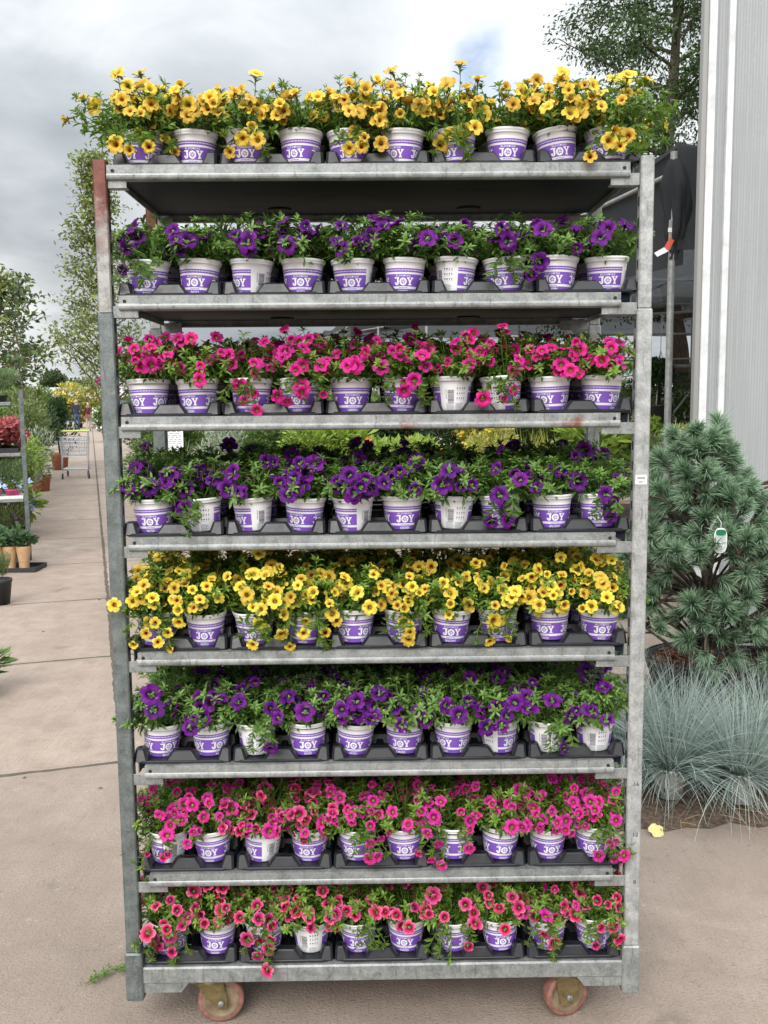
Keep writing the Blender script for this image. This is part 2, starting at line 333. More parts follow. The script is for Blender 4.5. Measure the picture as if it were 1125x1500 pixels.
MOUND = {'plain': [mound(100+i, .108, .086, 58) for i in range(5)], 'tall': [mound(120+i, .130, .092, 62) for i in range(5)],
         'trail': [mound(140+i, .108, .086, 52, 6) for i in range(4)], 'talltrail': [mound(160+i, .128, .093, 54, 7) for i in range(4)],
         'violet': [mound(180+i, .108, .087, 54, 0, 'leaf_dark', 1.12) for i in range(5)], 'violettrail': [mound(190+i, .105, .087, 48, 5, 'leaf_dark', 1.12) for i in range(3)]}

# ------------------------------------------------------------------ pots with their print
PH, RT, RB = .0860, .0555, .0395           # pot height, top and bottom radius
def pot_r(z): return RB+(RT-.003-RB)*(z/PH)**.9
pm = MB()
pm.lathe([(RB-.004, 0), (RB, .002)]+[(pot_r(z), z) for z in np.linspace(.004, PH-.012, 8)]+[(RT-.0022, PH-.0115), (RT-.0016, PH-.0095), (RT-.0024, PH-.0075), (RT-.0008, PH-.0065), (RT+.0005, PH-.003), (RT, PH-.0006), (RT-.001, PH), (RT-.003, PH-.001), (RT-.004, PH-.012)], 56)
POT = pm.mesh('pot', M['pot'])
sm = MB(); sm.lathe([(0.0, PH-.006), (.03, PH-.008), (RT-.0045, PH-.0115)], 24); SOIL = sm.mesh('soil', M['soil'])
def wrap(x, z, off):                       # x: arc length at mid height, angle 0 faces -Y
    a = np.asarray(x); rr = np.array([pot_r(max(q, .0005)) for q in np.asarray(z)])+off
    return np.stack([rr*np.sin(a), -rr*np.cos(a), np.asarray(z)], 1)
def patch(mb, a0, a1, z0, z1, mi, off, na=None, nz=3):
    na = na or max(1, int(abs(a1-a0)/.11)); A_, Z_ = np.meshgrid(np.linspace(a0, a1, na+1), np.linspace(z0, z1, nz+1))
    mb.add(wrap(A_.ravel(), Z_.ravel(), off), [(j*(na+1)+i, j*(na+1)+i+1, (j+1)*(na+1)+i+1, (j+1)*(na+1)+i) for j in range(nz) for i in range(na)], mi)
_txt = {}
def text_poly(s, bold=0.0, spacing=1.0):
    key = (s, bold, spacing)
    if key not in _txt:
        cu = bpy.data.curves.new('t', 'FONT'); cu.body = s; cu.size = 1; cu.align_x = 'CENTER'; cu.offset = bold; cu.space_character = spacing; cu.resolution_u = 3
        o = bpy.data.objects.new('t', cu); COL.objects.link(o); dg = bpy.context.evaluated_depsgraph_get(); me = bpy.data.meshes.new_from_object(o.evaluated_get(dg))
        v = np.array([p.co[:2] for p in me.vertices]); f = [tuple(p.vertices) for p in me.polygons]
        bpy.data.objects.remove(o); bpy.data.curves.remove(cu); bpy.data.meshes.remove(me)
        h = v[:, 1].max()-v[:, 1].min(); v[:, 0] -= (v[:, 0].max()+v[:, 0].min())/2; v[:, 1] -= v[:, 1].min(); _txt[key] = (v/h, f)
    return _txt[key]
RM = .0465
def pot_text(mb, s, a, z, h, mi, off=.0007, bold=.0, spacing=1.0, wmax=None):
    v, f = text_poly(s, bold, spacing); k = h
    kx = h if wmax is None else wmax/(v[:, 0].max()-v[:, 0].min())
    mb.add(wrap(a+v[:, 0]*kx/RM, z+v[:, 1]*k, off), f, mi)
def pot_poly(mb, pts, faces, a, z, sc, mi, off=.0008):
    p = np.array(pts, float)*sc; mb.add(wrap(a+p[:, 0]/RM, z+p[:, 1], off), faces, mi)
def rects(mb, rl, a, z, sc, mi, off=.0008):
    for x0, x1, y0, y1 in rl: pot_poly(mb, [(x0, y0), (x1, y0), (x1, y1), (x0, y1)], [(0, 1, 2, 3)], a, z, sc, mi, off)
def joy(mb, a, z, h):
    # slab serif J
    W_ = 1
    rects(mb, [(-1.18, -.52, .84, 1.0), (-.84, -.60, .22, .84)], a, z, h, W_)
    n = 10; o = [( -.89+.29*math.cos(t), .24+.26*math.sin(t)) for t in np.linspace(0, -math.pi, n)]; i_ = [(-.89+.06*math.cos(t), .24+.07*math.sin(t)) for t in np.linspace(0, -math.pi, n)]
    pot_poly(mb, o+i_, [(k, n+k, n+k+1, k+1) for k in range(n-1)], a, z, h, W_); rects(mb, [(-1.20, -.93, .24, .36)], a, z, h, W_, .00085)
    # O: white disc with a dark six-petalled star
    n = 28; c = [(.50*math.cos(t), .46+.50*math.sin(t)) for t in np.linspace(0, 2*math.pi, n, endpoint=False)]; pot_poly(mb, c, [tuple(range(n))], a, z, h, W_)
    for k in range(6):
        t = k*math.pi/3+.26; d = np.array([math.cos(t), math.sin(t)]); s_ = np.array([-d[1], d[0]]); o_ = np.array([0, .46])
        pot_poly(mb, [o_+d*.06, o_+d*.24+s_*.085, o_+d*.36, o_+d*.24-s_*.085], [(0, 1, 2, 3)], a, z, h, 0, .0011)
    # slab serif Y
    rects(mb, [(.50, .90, .86, 1.0), (1.02, 1.38, .86, 1.0), (.84, 1.07, .10, .46), (.74, 1.18, 0, .13)], a, z, h, W_)
    pot_poly(mb, [(.57, .87), (.81, .87), (1.05, .42), (.86, .38)], [(0, 3, 2, 1)], a, z, h, W_, .00085)
    pot_poly(mb, [(1.10, .87), (1.30, .87), (1.06, .40), (.93, .50)], [(0, 1, 2, 3)], a, z, h, W_, .0009)
def print_mesh(word, seed):
    mb = MB(); g = random.Random(seed); e = R(132); o1 = .00035
    patch(mb, -e, e, .0510, .0600, 0, o1, nz=2); patch(mb, -e, e, .0170, .0460, 0, o1, nz=4); patch(mb, -e, e, .0010, .0110, 0, o1, nz=2)
    n = 60
    for k in range(n):
        a = -e+(k+.5)*2*e/n; pot_poly(mb, [(-.0014, 0), (0, -.0018), (.0014, 0), (0, .0018)], [(0, 1, 2, 3)], a, .0555, 1, 1, .0007)
    for a in (R(-84), 0.0, R(84)):
        pot_text(mb, 'BLOOMING', a, .0400, .0046, 1, bold=.012, spacing=1.3, wmax=.0360); joy(mb, a, .0195, .0187)
        pot_text(mb, word, a, .0022, .0060, 1, bold=.02, wmax=.0045*len(word)); rects(mb, [(-.012, -.0045, .0132, .0143), (-.0035, .004, .0132, .0143), (.005, .012, .0132, .0143)], a, 0, 1, 0, .0005)
    for side in (-1, 1):                                  # care panel on the back: bars, symbols, small print
        pass
    a = math.pi-R(14)
    z = .020
    while z < .053: h = g.choice((.0006, .0009, .0014)); patch(mb, a-.17, a+.17, z, z+h, 3, o1, 3, 1); z += h+g.choice((.0006, .001))
    patch(mb, a-.27, a-.235, .030, .054, 4, o1, 1, 1)
    b = math.pi+R(18)
    for r_ in range(3):
        for c_ in range(4):
            x = b+(c_-1.5)*.135; zz = .056-r_*.012; k = g.randrange(3)
            if k == 0: pot_poly(mb, [(.0021*math.cos(t), .0021*math.sin(t)) for t in np.linspace(0, 6.28, 8, endpoint=False)], [tuple(range(8))], x, zz, 1, 3, o1)
            elif k == 1: pot_poly(mb, [(-.0017, -.002), (.0017, -.002), (0, .003)], [(0, 1, 2)], x, zz, 1, 3, o1)
            else: rects(mb, [(-.0007, .0007, -.0025, .0025), (-.0018, .0018, -.0004, .0006)], x, zz, 1, 3, o1+.00005)
            patch(mb, x-.035, x+.035, zz-.0050, zz-.0042, 4, o1, 1, 1)
    for q in range(9):
        zz = .0185-q*.0020; patch(mb, math.pi-.52, math.pi-.52+g.uniform(.35, .5), zz, zz+.0008, 4, o1, 3, 1); patch(mb, math.pi+.02, math.pi+.02+g.uniform(.3, .5), zz, zz+.0008, 4, o1, 3, 1)
    return mb.mesh('printed_band', [M['purple'], M['print_white'], M['print_white'], M['ink'], M['ink2']])
PRINT = [print_mesh(wd, i) for i, wd in enumerate(('PATIO', 'BALCONY', 'GARDEN'))]

# ------------------------------------------------------------------ the trolley
ZS = [2.1948, 1.8896, 1.5979, 1.2992, 1.0047, .7069, .4135, .1426]        # underside of each shelf's front lip, top to base
PX, PD = .675, .565
tro = thing('plant_trolley', 'tall grey steel nursery trolley on castors loaded with eight tiers of petunias', 'trolley')
def post(side, back):
    x0, x1 = (PX-.038, PX) if side > 0 else (-PX, -PX+.038); y0, y1 = (PD-.034, PD) if back else (0, .034)
    c = (x0+x1)/2
    p = MB(); p.box(x0, x1, y0, y1, .232, 1.885, 0, .003)
    z = .29
    while z < 1.85:                                        # slots on the inner face
        xi = x0-.0006 if side > 0 else x1+.0006; p.box(min(xi, xi+.001*side), max(xi, xi+.001*side), y0+.012, y1-.012, z, z+.022, 1); z += .05
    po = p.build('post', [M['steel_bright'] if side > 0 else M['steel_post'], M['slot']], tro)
    p = MB(); p.box(x0+.0025, x1-.0025, y0+.0025, y1-.0025, 1.885, 2.246, 0, .003)
    z = 1.93
    while z < 2.2:
        xi = x0+.0019 if side > 0 else x1-.0019; p.box(min(xi, xi+.001*side), max(xi, xi+.001*side), y0+.012, y1-.012, z, z+.022, 1); z += .05
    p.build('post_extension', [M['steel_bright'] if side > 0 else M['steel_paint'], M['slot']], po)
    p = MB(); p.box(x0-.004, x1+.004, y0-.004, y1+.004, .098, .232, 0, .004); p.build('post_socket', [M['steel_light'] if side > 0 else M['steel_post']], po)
    return po
posts = {(s_, b): post(s_, b) for s_ in (-1, 1) for b in (0, 1)}
def cprof(hz, dy):                                         # lip cross-section (y, z): flat face, rolled lower edge
    o = [(0, hz), (0, .016)]+[(-.004*math.sin(t)-.0, .010-.008*math.cos(t)+.0) for t in np.linspace(math.pi*.9, .1, 6)]+[(.004, .0), (.018, 0), (.018, .003), (.004, .004), (.003, .012), (.003, hz-.003), (dy, hz-.003), (dy, hz)]
    return o
def extrude_x(mb, prof, x0, x1, mi=0, flip=False, yo=0, zo=0, nseg=1):
    n = len(prof); v = []
    for x in np.linspace(x0, x1, nseg+1):
        for y, z in prof: v.append((x, (yo-y) if flip else (yo+y), zo+z))
    f = [(j*n+i, j*n+(i+1) % n, (j+1)*n+(i+1) % n, (j+1)*n+i) for j in range(nseg) for i in range(n)]+[tuple(range(n)), tuple(range(nseg*n+n-1, nseg*n-1, -1))]
    mb.add(v, f, mi)
SHX = [(-.638, .613), (-.622, .596), (-.628, .600), (-.622, .594), (-.612, .597), (-.606, .600), (-.605, .603)]
for k in range(7):
    z = ZS[k]; xa, xb = SHX[k]
    r_, l_ = posts[1, 0], posts[-1, 0]
    dz = .004*(1 if k in (0, 1, 2) else .3)
    sh = MB(); extrude_x(sh, cprof(.036, .03), xa, xb, 0, False, .0, z); extrude_x(sh, cprof(.036, .03), xa, xb, 0, True, PD-.001, z)
    sh.box(-.631, -.628, .036, PD-.036, z+.004, z+.0335, 0); sh.box(.628, .631, .036, PD-.036, z+.004, z+.0335, 0)
    for xh in (xa+.014, xb-.014): sh.lathe([(.0045, -.0008), (.0045, .001)], 12, (xh, 0, z+.022), 1, axis='y', smooth=False); sh.add([(xh+.0045*math.cos(t), -.0008, z+.022+.0045*math.sin(t)) for t in np.linspace(0, 6.283, 12, endpoint=False)], [tuple(range(12))], 1)
    so_ = sh.build('shelf', [M['steel_rust'] if k in (2, 5) else M['steel_light'], M['slot']], tro)
    so_.rotation_euler = (0, R((.12, .12, .1, .05, .05, .05, .05)[k]), 0)
    pv = so_.rotation_euler.to_matrix() @ Vector((0, 0, z)); so_.location = (-pv.x, 0, z-pv.z)
    pl = MB(); pl.box(-.627, .627, .032, PD-.032, z+.018, z+.034, 0); pl.build('panel', M['ply'], so_)
    for xh in (-.27, .27):
        hh = MB(); n_ = 24
        ring = lambda r, zz: [(xh+r*math.cos(t), .45+r*.8*math.sin(t), zz) for t in np.linspace(0, 6.283, n_, endpoint=False)]
        hh.add(ring(.034, z+.0135)+ring(.034, z+.0178), [(i, (i+1) % n_, n_+(i+1) % n_, n_+i) for i in range(n_)]+[tuple(range(n_-1, -1, -1)), tuple(range(n_, 2*n_))], 0)
        hh.build('hand_hole', M['slot'], so_)
    for y in (.004, PD-.034):
        for s_ in (-1, 1):
            b = MB(); e = abs(xa) if s_ < 0 else xb
            x0, x1 = sorted((s_*(PX-.037), s_*(e-.045))); b.box(x0, x1, y+.002, y+.006, z-.017, z+.012, 0, .001); b.box(x0, x1, y+.006, y+.028, z-.017, z-.013, 0)
            b.build('bracket', M['steel_light'], so_)
b = MB(); z = ZS[7]
b.box(-PX+.035, PX-.035, .002, .036, z, z+.046, 0, .004); b.box(-PX+.035, PX-.035, PD-.036, PD-.002, z, z+.046, 0, .004)
for xx in (-PX+.002, PX-.036): b.box(xx, xx+.034, .035, PD-.035, z, z+.046, 0, .004)
for xx in (-.43, 0, .43): b.box(xx-.04, xx+.04, .035, PD-.035, z+.004, z+.024, 0)
for s_ in (-1, 1):                                          # gusset plates by the posts
    for y in (.006, PD-.012): b.add([(s_*(PX-.036), y, z), (s_*(PX-.16), y, z), (s_*(PX-.14), y, z-.026), (s_*(PX-.036), y, z-.026), (s_*(PX-.036), y+.006, z), (s_*(PX-.16), y+.006, z), (s_*(PX-.14), y+.006, z-.026), (s_*(PX-.036), y+.006, z-.026)], [(0, 1, 2, 3), (7, 6, 5, 4), (0, 4, 5, 1), (1, 5, 6, 2), (2, 6, 7, 3)], 0)
base = b.build('base_frame', M['steel_light'], tro)
b = MB(); b.box(-PX+.04, PX-.04, .037, PD-.037, z+.026, z+.040, 0); b.build('base_panel', M['ply'], base)
M['zinc'], _, _ = speck(mat('yellow_zinc', rough=.42, metal=.55), (.14, .105, .045), (.27, .21, .10), 40)
M['hub'], _, _ = speck(mat('tan_wheel_core', rough=.55), (.15, .105, .065), (.27, .20, .13), 30)
M['tyre'], _, _ = speck(mat('pink_rubber_tyre', rough=.6), (.16, .07, .055), (.29, .135, .105), 60)
def caster(x, y, rz, of=.030):
    c = bpy.data.objects.new('caster', None); COL.objects.link(c); c.parent = tro; c.location = (x, y, 0); c.rotation_euler = (0, 0, rz)
    f = MB(); rw = .0615
    f.box(-.05, .05, -.042, .042, .134, .1415, 0, .002); f.lathe([(.034, .118), (.034, .134), (.02, .134)], 20, (0, 0, 0), 0)
    for s_ in (-1, 1):                                     # fork cheeks, swept back to the axle
        y0 = s_*.024; o = [(-.036, .126), (.030, .126), (.040, .085), (.052, .050), (.036, .040), (.018, .050), (-.014, .085)]
        o = [(of-.062, .126), (of+.006, .126), (of+.016, .075), (of+.014, .050), (of, .044), (of-.014, .052), (of-.05, .095)] if of > .02 else [(-.035, .126), (.035, .126), (.029, .075), (.022, .046), (0, .037), (-.022, .046), (-.029, .075)]
        n = len(o); f.add([(a, y0, c_) for a, c_ in o]+[(a, y0+s_*.004, c_) for a, c_ in o], [tuple(range(n)), tuple(range(2*n-1, n-1, -1))]+[(i, (i+1) % n, n+(i+1) % n, n+i) for i in range(n)], 0)
    f.box(-.036, .03, -.0235, .0235, .1165, .126, 0)
    f.lathe([(0, -.034), (.0055, -.034), (.0085, -.031), (.0085, -.028)], 12, (of, 0, .0615), 1, axis='y'); f.lathe([(.0085, .028), (.0085, .031), (.0055, .034), (0, .034)], 12, (of, 0, .0615), 1, axis='y')
    f.build('fork', [M['zinc'], M['steel_light']], c)
    t = MB(); q = [(rw-.012, -.017), (rw-.003, -.018), (rw, -.013), (rw+.0008, 0), (rw, .013), (rw-.003, .018), (rw-.012, .017)]; t.lathe(q, 48, (of, 0, .0623), 0, axis='y'); t.build('tyre', M['tyre'], c)
    h = MB(); h.lathe([(0, -.020), (.014, -.020), (.016, -.013), (.044, -.011), (.0495, -.017), (.0495, .017), (.044, .011), (.016, .013), (.014, .020), (0, .020)], 40, (of, 0, .0623), 0, axis='y'); h.build('wheel', M['hub'], c)
caster(-.470, .060, R(8)); caster(.492, .065, R(16), .004); caster(-.44, PD-.07, R(70)); caster(.44, PD-.07, R(20))
st = MB(); st.box(PX-.034, PX-.006, -.0008, -.0002, 1.455, 1.478, 0); st.box(PX-.030, PX-.010, -.0012, -.0008, 1.468, 1.4735, 1); st.box(PX-.026, PX-.016, -.0012, -.0008, 1.459, 1.463, 1)
st.build('sticker', [M['print_white'], M['ink2']], tro)
for s_, zz in (('16', .672), ('12', .535), ('8', .405)):
    v, f = text_poly(s_, .02); mk = MB(); mk.add(np.stack([PX-.014+v[:, 0]*.012, np.full(len(v), -.0007), zz+v[:, 1]*.011], 1), f, 0); mk.build('handwritten_mark', M['ink'], tro)

# ------------------------------------------------------------------ carry trays
TP, PPX = .2555, .0635; PY = [.085, .2145, .344, .4735]
def tray_mesh():
    mb = MB(); hx, y0, y1, rr = TP/2-.0015, .012, .548, .03
    def rr_outline(hx, y0, y1, r, z, n=6):
        o = []
        for cx_, cy_, a0 in ((hx-r, y0+r, -90), (hx-r, y1-r, 0), (-hx+r, y1-r, 90), (-hx+r, y0+r, 180)):
            for k in range(n+1): a = R(a0+90*k/n); o.append((cx_+r*math.cos(a), cy_+r*math.sin(a), z))
        return o
    rings = [rr_outline(hx-.004, y0+.004, y1-.004, rr, 0), rr_outline(hx, y0, y1, rr, .003), rr_outline(hx, y0, y1, rr, .007), rr_outline(hx-.002, y0+.002, y1-.002, rr, .009), rr_outline(hx-.007, y0+.007, y1-.007, rr-.004, .0095), rr_outline(hx-.009, y0+.009, y1-.009, rr-.004, .0065)]
    n = len(rings[0]); mb.add(sum(rings, []), [(i*n+k, i*n+(k+1) % n, (i+1)*n+(k+1) % n, (i+1)*n+k) for i in range(len(rings)-1) for k in range(n)]+[tuple(range(n-1, -1, -1)), tuple(range(5*n, 6*n))], 0)
    def hump(cx_, cy_, bx, by, tx, ty, h, r=.006, ox=0, oy=0, lip=True):
        def o(hx_, hy_, z, ax, ay):
            return [(cx_+ax+sx_*hx_+(-sx_)*r*c1, cy_+ay+sy_*hy_+(-sy_)*r*c2, z) for sx_, sy_, c1, c2 in ((1, -1, 1, 0), (1, -1, 0, 1), (1, 1, 0, 1), (1, 1, 1, 0), (-1, 1, 1, 0), (-1, 1, 0, 1), (-1, -1, 0, 1), (-1, -1, 1, 0))]
        L = [o(bx, by, .006, 0, 0), o(tx+.003, ty+.003, h-.003, ox, oy), o(tx, ty, h, ox, oy), o(tx-.006, ty-.005, h-.0008, ox, oy)]
        v = sum(L, []); f = [(i*8+k, i*8+(k+1) % 8, (i+1)*8+(k+1) % 8, (i+1)*8+k) for i in range(3) for k in range(8)]+[tuple(range(24, 32))]; mb.add(v, f, 0)
    yy = [y0+.020]+[(PY[i]+PY[i+1])/2 for i in range(3)]+[y1-.020]
    for j, y in enumerate(yy):
        edge = j in (0, 4); oy = (.004 if j == 0 else -.004) if edge else 0
        hump(0, y, .046, .017 if edge else .022, .026, .010 if edge else .012, .032, oy=oy)
        for s_ in (-1, 1): hump(s_*(hx-.020), y+(0.004 if j == 0 else 0), .019, .022 if edge else .025, .010, .012, .037, .006, ox=s_*.004, oy=oy)
    for s_ in (-1, 1):
        for y in PY: hump(s_*(hx-.006), y, .005, .05, .003, .045, .013, .002)
    hump(0, .28, .010, .24, .006, .235, .018, .004)
    return mb.mesh('carry_tray', M['tray'])
TRAY = tray_mesh()
ORDT = ['leftmost', 'second from left', 'middle', 'second from right', 'rightmost']
SHN = ['top shelf', 'second shelf', 'third shelf', 'fourth shelf', 'fifth shelf', 'sixth shelf', 'seventh shelf', 'bottom tier']
FLW = ['golden yellow', 'violet', 'hot pink', 'dark violet', 'lemon yellow', 'violet', 'magenta pink', 'coral pink']
# tier: flower material, foliage kinds front/back, flowers per front pot, per rear pot
TIER = [('golden', ('tall', 'talltrail'), 23, 14), ('violet', ('violet', 'violettrail'), 7, 4), ('hotpink', ('tall', 'talltrail'), 20, 14), ('violet', ('violet', 'violettrail'), 9, 5),
        ('lemon', ('tall', 'talltrail'), 27, 20), ('violet', ('violet', 'violettrail'), 9, 5), ('magenta', ('tall', 'trail'), 26, 20), ('coral', ('tall', 'trail'), 19, 14)]
TRAIL = [{0, 2, 4, 6, 9}, {0, 7}, {2, 3, 5, 7}, {1, 7, 9}, {0, 2, 3, 5, 7}, {2, 8}, {0, 4, 6, 9}, {0, 2, 4, 6, 8, 9}]
FACE = [['a', 'j', 'j', 'l', 'j', 'l', 'l', 'j', 'j', 'a'], ['j', 'j', 'br', 'j', 'be', 'j', 'bl', 'l', 'l', 'be'], ['l', 'l', 'j', 'j', 'j', 'j', 'b', 'bl', 'l', 'a'], ['j', 'b', 'br', 'l', 'br', 'j', 'b', 'l', 'j', 'l'],
        ['a', 'j', 'j', 'j', 'a', 'j', 'j', 'l', 'l', 'j'], ['a', 'a', 'b', 'j', 'j', 'l', 'a', 'bl', 'b', 'b'], ['br', 'j', 'br', 'j', 'l', 'j', 'a', 'j', 'j', 'be'], ['a', 'j', 'j', 'b', 'j', 'j', 'a', 'j', 'j', 'a']]
FANG = {'j': 0, 'a': 42, 'l': 24, 'b': 180, 'br': 128, 'bl': -128, 'be': 96}
FTXT = {'j': 'wordmark facing out', 'a': 'wordmark facing out', 'l': 'purple print turned sideways', 'b': 'barcode side facing out', 'br': 'barcode turned half right', 'bl': 'symbols turned half left', 'be': 'barcode edge showing'}
def place_flower(root, pos, d, meshes, pick, sc):
    o = link('flower', meshes[pick], root)
    q = Vector(d).to_track_quat('Z', 'Y'); o.matrix_local = Matrix.Translation(Vector(pos)) @ q.to_matrix().to_4x4() @ Matrix.Rotation(rnd.uniform(0, 6.28), 4, 'Z') @ Matrix.Scale(sc, 4)
    return o
def plant(tier, col, row, x, y, z):
    fm, kinds, nf, nr = TIER[tier]; front = row == 0; tr = front and col in TRAIL[tier]
    lst = MOUND[kinds[1] if tr else kinds[0]]; mi = rnd.randrange(len(lst)); me, tips = lst[mi]
    fc = FACE[tier][col] if front else rnd.choice('jal')
    if front: lab = f"{FLW[tier]} petunia, {FTXT[fc]}, {ORD[col]} front pot on {SHN[tier]}"
    else: lab = f"{FLW[tier]} petunia behind {ORD[col]} front pot on {SHN[tier]}, {ORD[row]} row back"
    root = thing('potted_petunia', lab, 'potted flower', (x+rnd.uniform(-.0045, .0045), y+rnd.uniform(-.004, .003), z), 0, f'{FLW[tier]} petunias on the {SHN[tier]}')
    tilt = Euler((R(rnd.uniform(-2.5, 2.5)), R(rnd.uniform(-3.5, 3.5)+(-4 if tier == 0 and col > 7 and front else 0)), 0))
    po = link('pot', POT, root); po.rotation_euler = (tilt.x, tilt.y, R(-FANG[fc]+rnd.uniform(-9, 9)))
    link('printed_band', PRINT[rnd.randrange(3)], po); link('soil', SOIL, root)
    sc = rnd.uniform(.92, 1.08); rz = rnd.uniform(-.22, .22) if tr else rnd.uniform(0, 6.28); scz = sc*rnd.uniform(.9, 1.1)*(.93 if tier in (1, 2) else 1.0)
    fo = link('foliage', me, root, (0, 0, PH)); fo.rotation_euler = (0, 0, rz); fo.scale = (sc*rnd.uniform(.96, 1.1), sc, scz)
    if tier == 0 and col in (0, 9): fo.scale.x *= 1.30; fo.rotation_euler.z = rz = rnd.uniform(-.3, .3); fo.location.x = -.018 if col == 0 else .018
    mt = fo.matrix_basis.copy(); mt = Matrix.LocRotScale(fo.location, fo.rotation_euler, fo.scale)
    cand = []
    for p, d, t in tips:
        P_ = mt @ Vector(p); D_ = (mt.to_3x3() @ Vector(d)).normalized()
        # blooms gather on the side with light: the outer face and the top
        wgt = (-D_.y*1.5+D_.z*.4+.25*D_.x*(1 if col > 5 else -1) if front else D_.z*.9-D_.y*.9)+rnd.uniform(-.85, .85)+(.35 if t else 0)
        cand.append((wgt, P_, D_, t))
    cand.sort(key=lambda c: -c[0]); n = max(1, int(round((nf if front else nr)*rnd.uniform(.6, 1.35)))); used = []
    for wgt, P_, D_, t in cand:
        if n <= 0: break
        if front and P_.y > .055: continue
        Q = P_+D_*.012
        if any((Q-u).length < FLR[fm]*.70 for u in used): continue
        if abs(x+Q.x) > .622 and -.03 < y+Q.y < .06: continue
        used.append(Q); n -= 1
        d = (D_*.75+Vector((rnd.gauss(0, .42), (-.55 if front else -.35)+rnd.gauss(0, .38), .20+rnd.gauss(0, .38)))).normalized()
        if t: d = (D_*.3+Vector((rnd.gauss(0, .3), -.9, .1+rnd.gauss(0, .25)))).normalized()
        pk = rnd.choice((0, 1, 2, 0, 4, 5, 5, 3, 3)); mm = FL[fm]
        if tier == 6 and col in (2, 3) and rnd.random() < .6: mm = FL['coral']
        if tier == 7 and col == 8 and rnd.random() < .5: mm = FL['magenta']
        place_flower(root, Q, d, mm, pk, rnd.uniform(.74, 1.04))
FLR = {'golden': .0235, 'lemon': .0212, 'violet': .0262, 'hotpink': .0225, 'magenta': .0215, 'coral': .0235}
TOPZ = [z_+.0345 for z_ in ZS[:7]]+[ZS[7]+.0465]
for tier in range(8):
    for t in range(5):
        tx = (t-2)*TP+(.008 if tier < 2 else -.002); o = link('carry_tray', TRAY, None, (tx+rnd.uniform(-.001, .001), 0, TOPZ[tier]+.0005))
        tag(o, f'{ORDT[t]} black plastic carry tray on {SHN[tier]}, holding {FLW[tier]} petunias', 'tray', 'black carry trays on the trolley')
        for j in range(2):
            for row in range(4):
                if tier == 0 and row == 3: continue
                plant(tier, t*2+j, row, tx+(j*2-1)*PPX, PY[row], TOPZ[tier]+.0075)

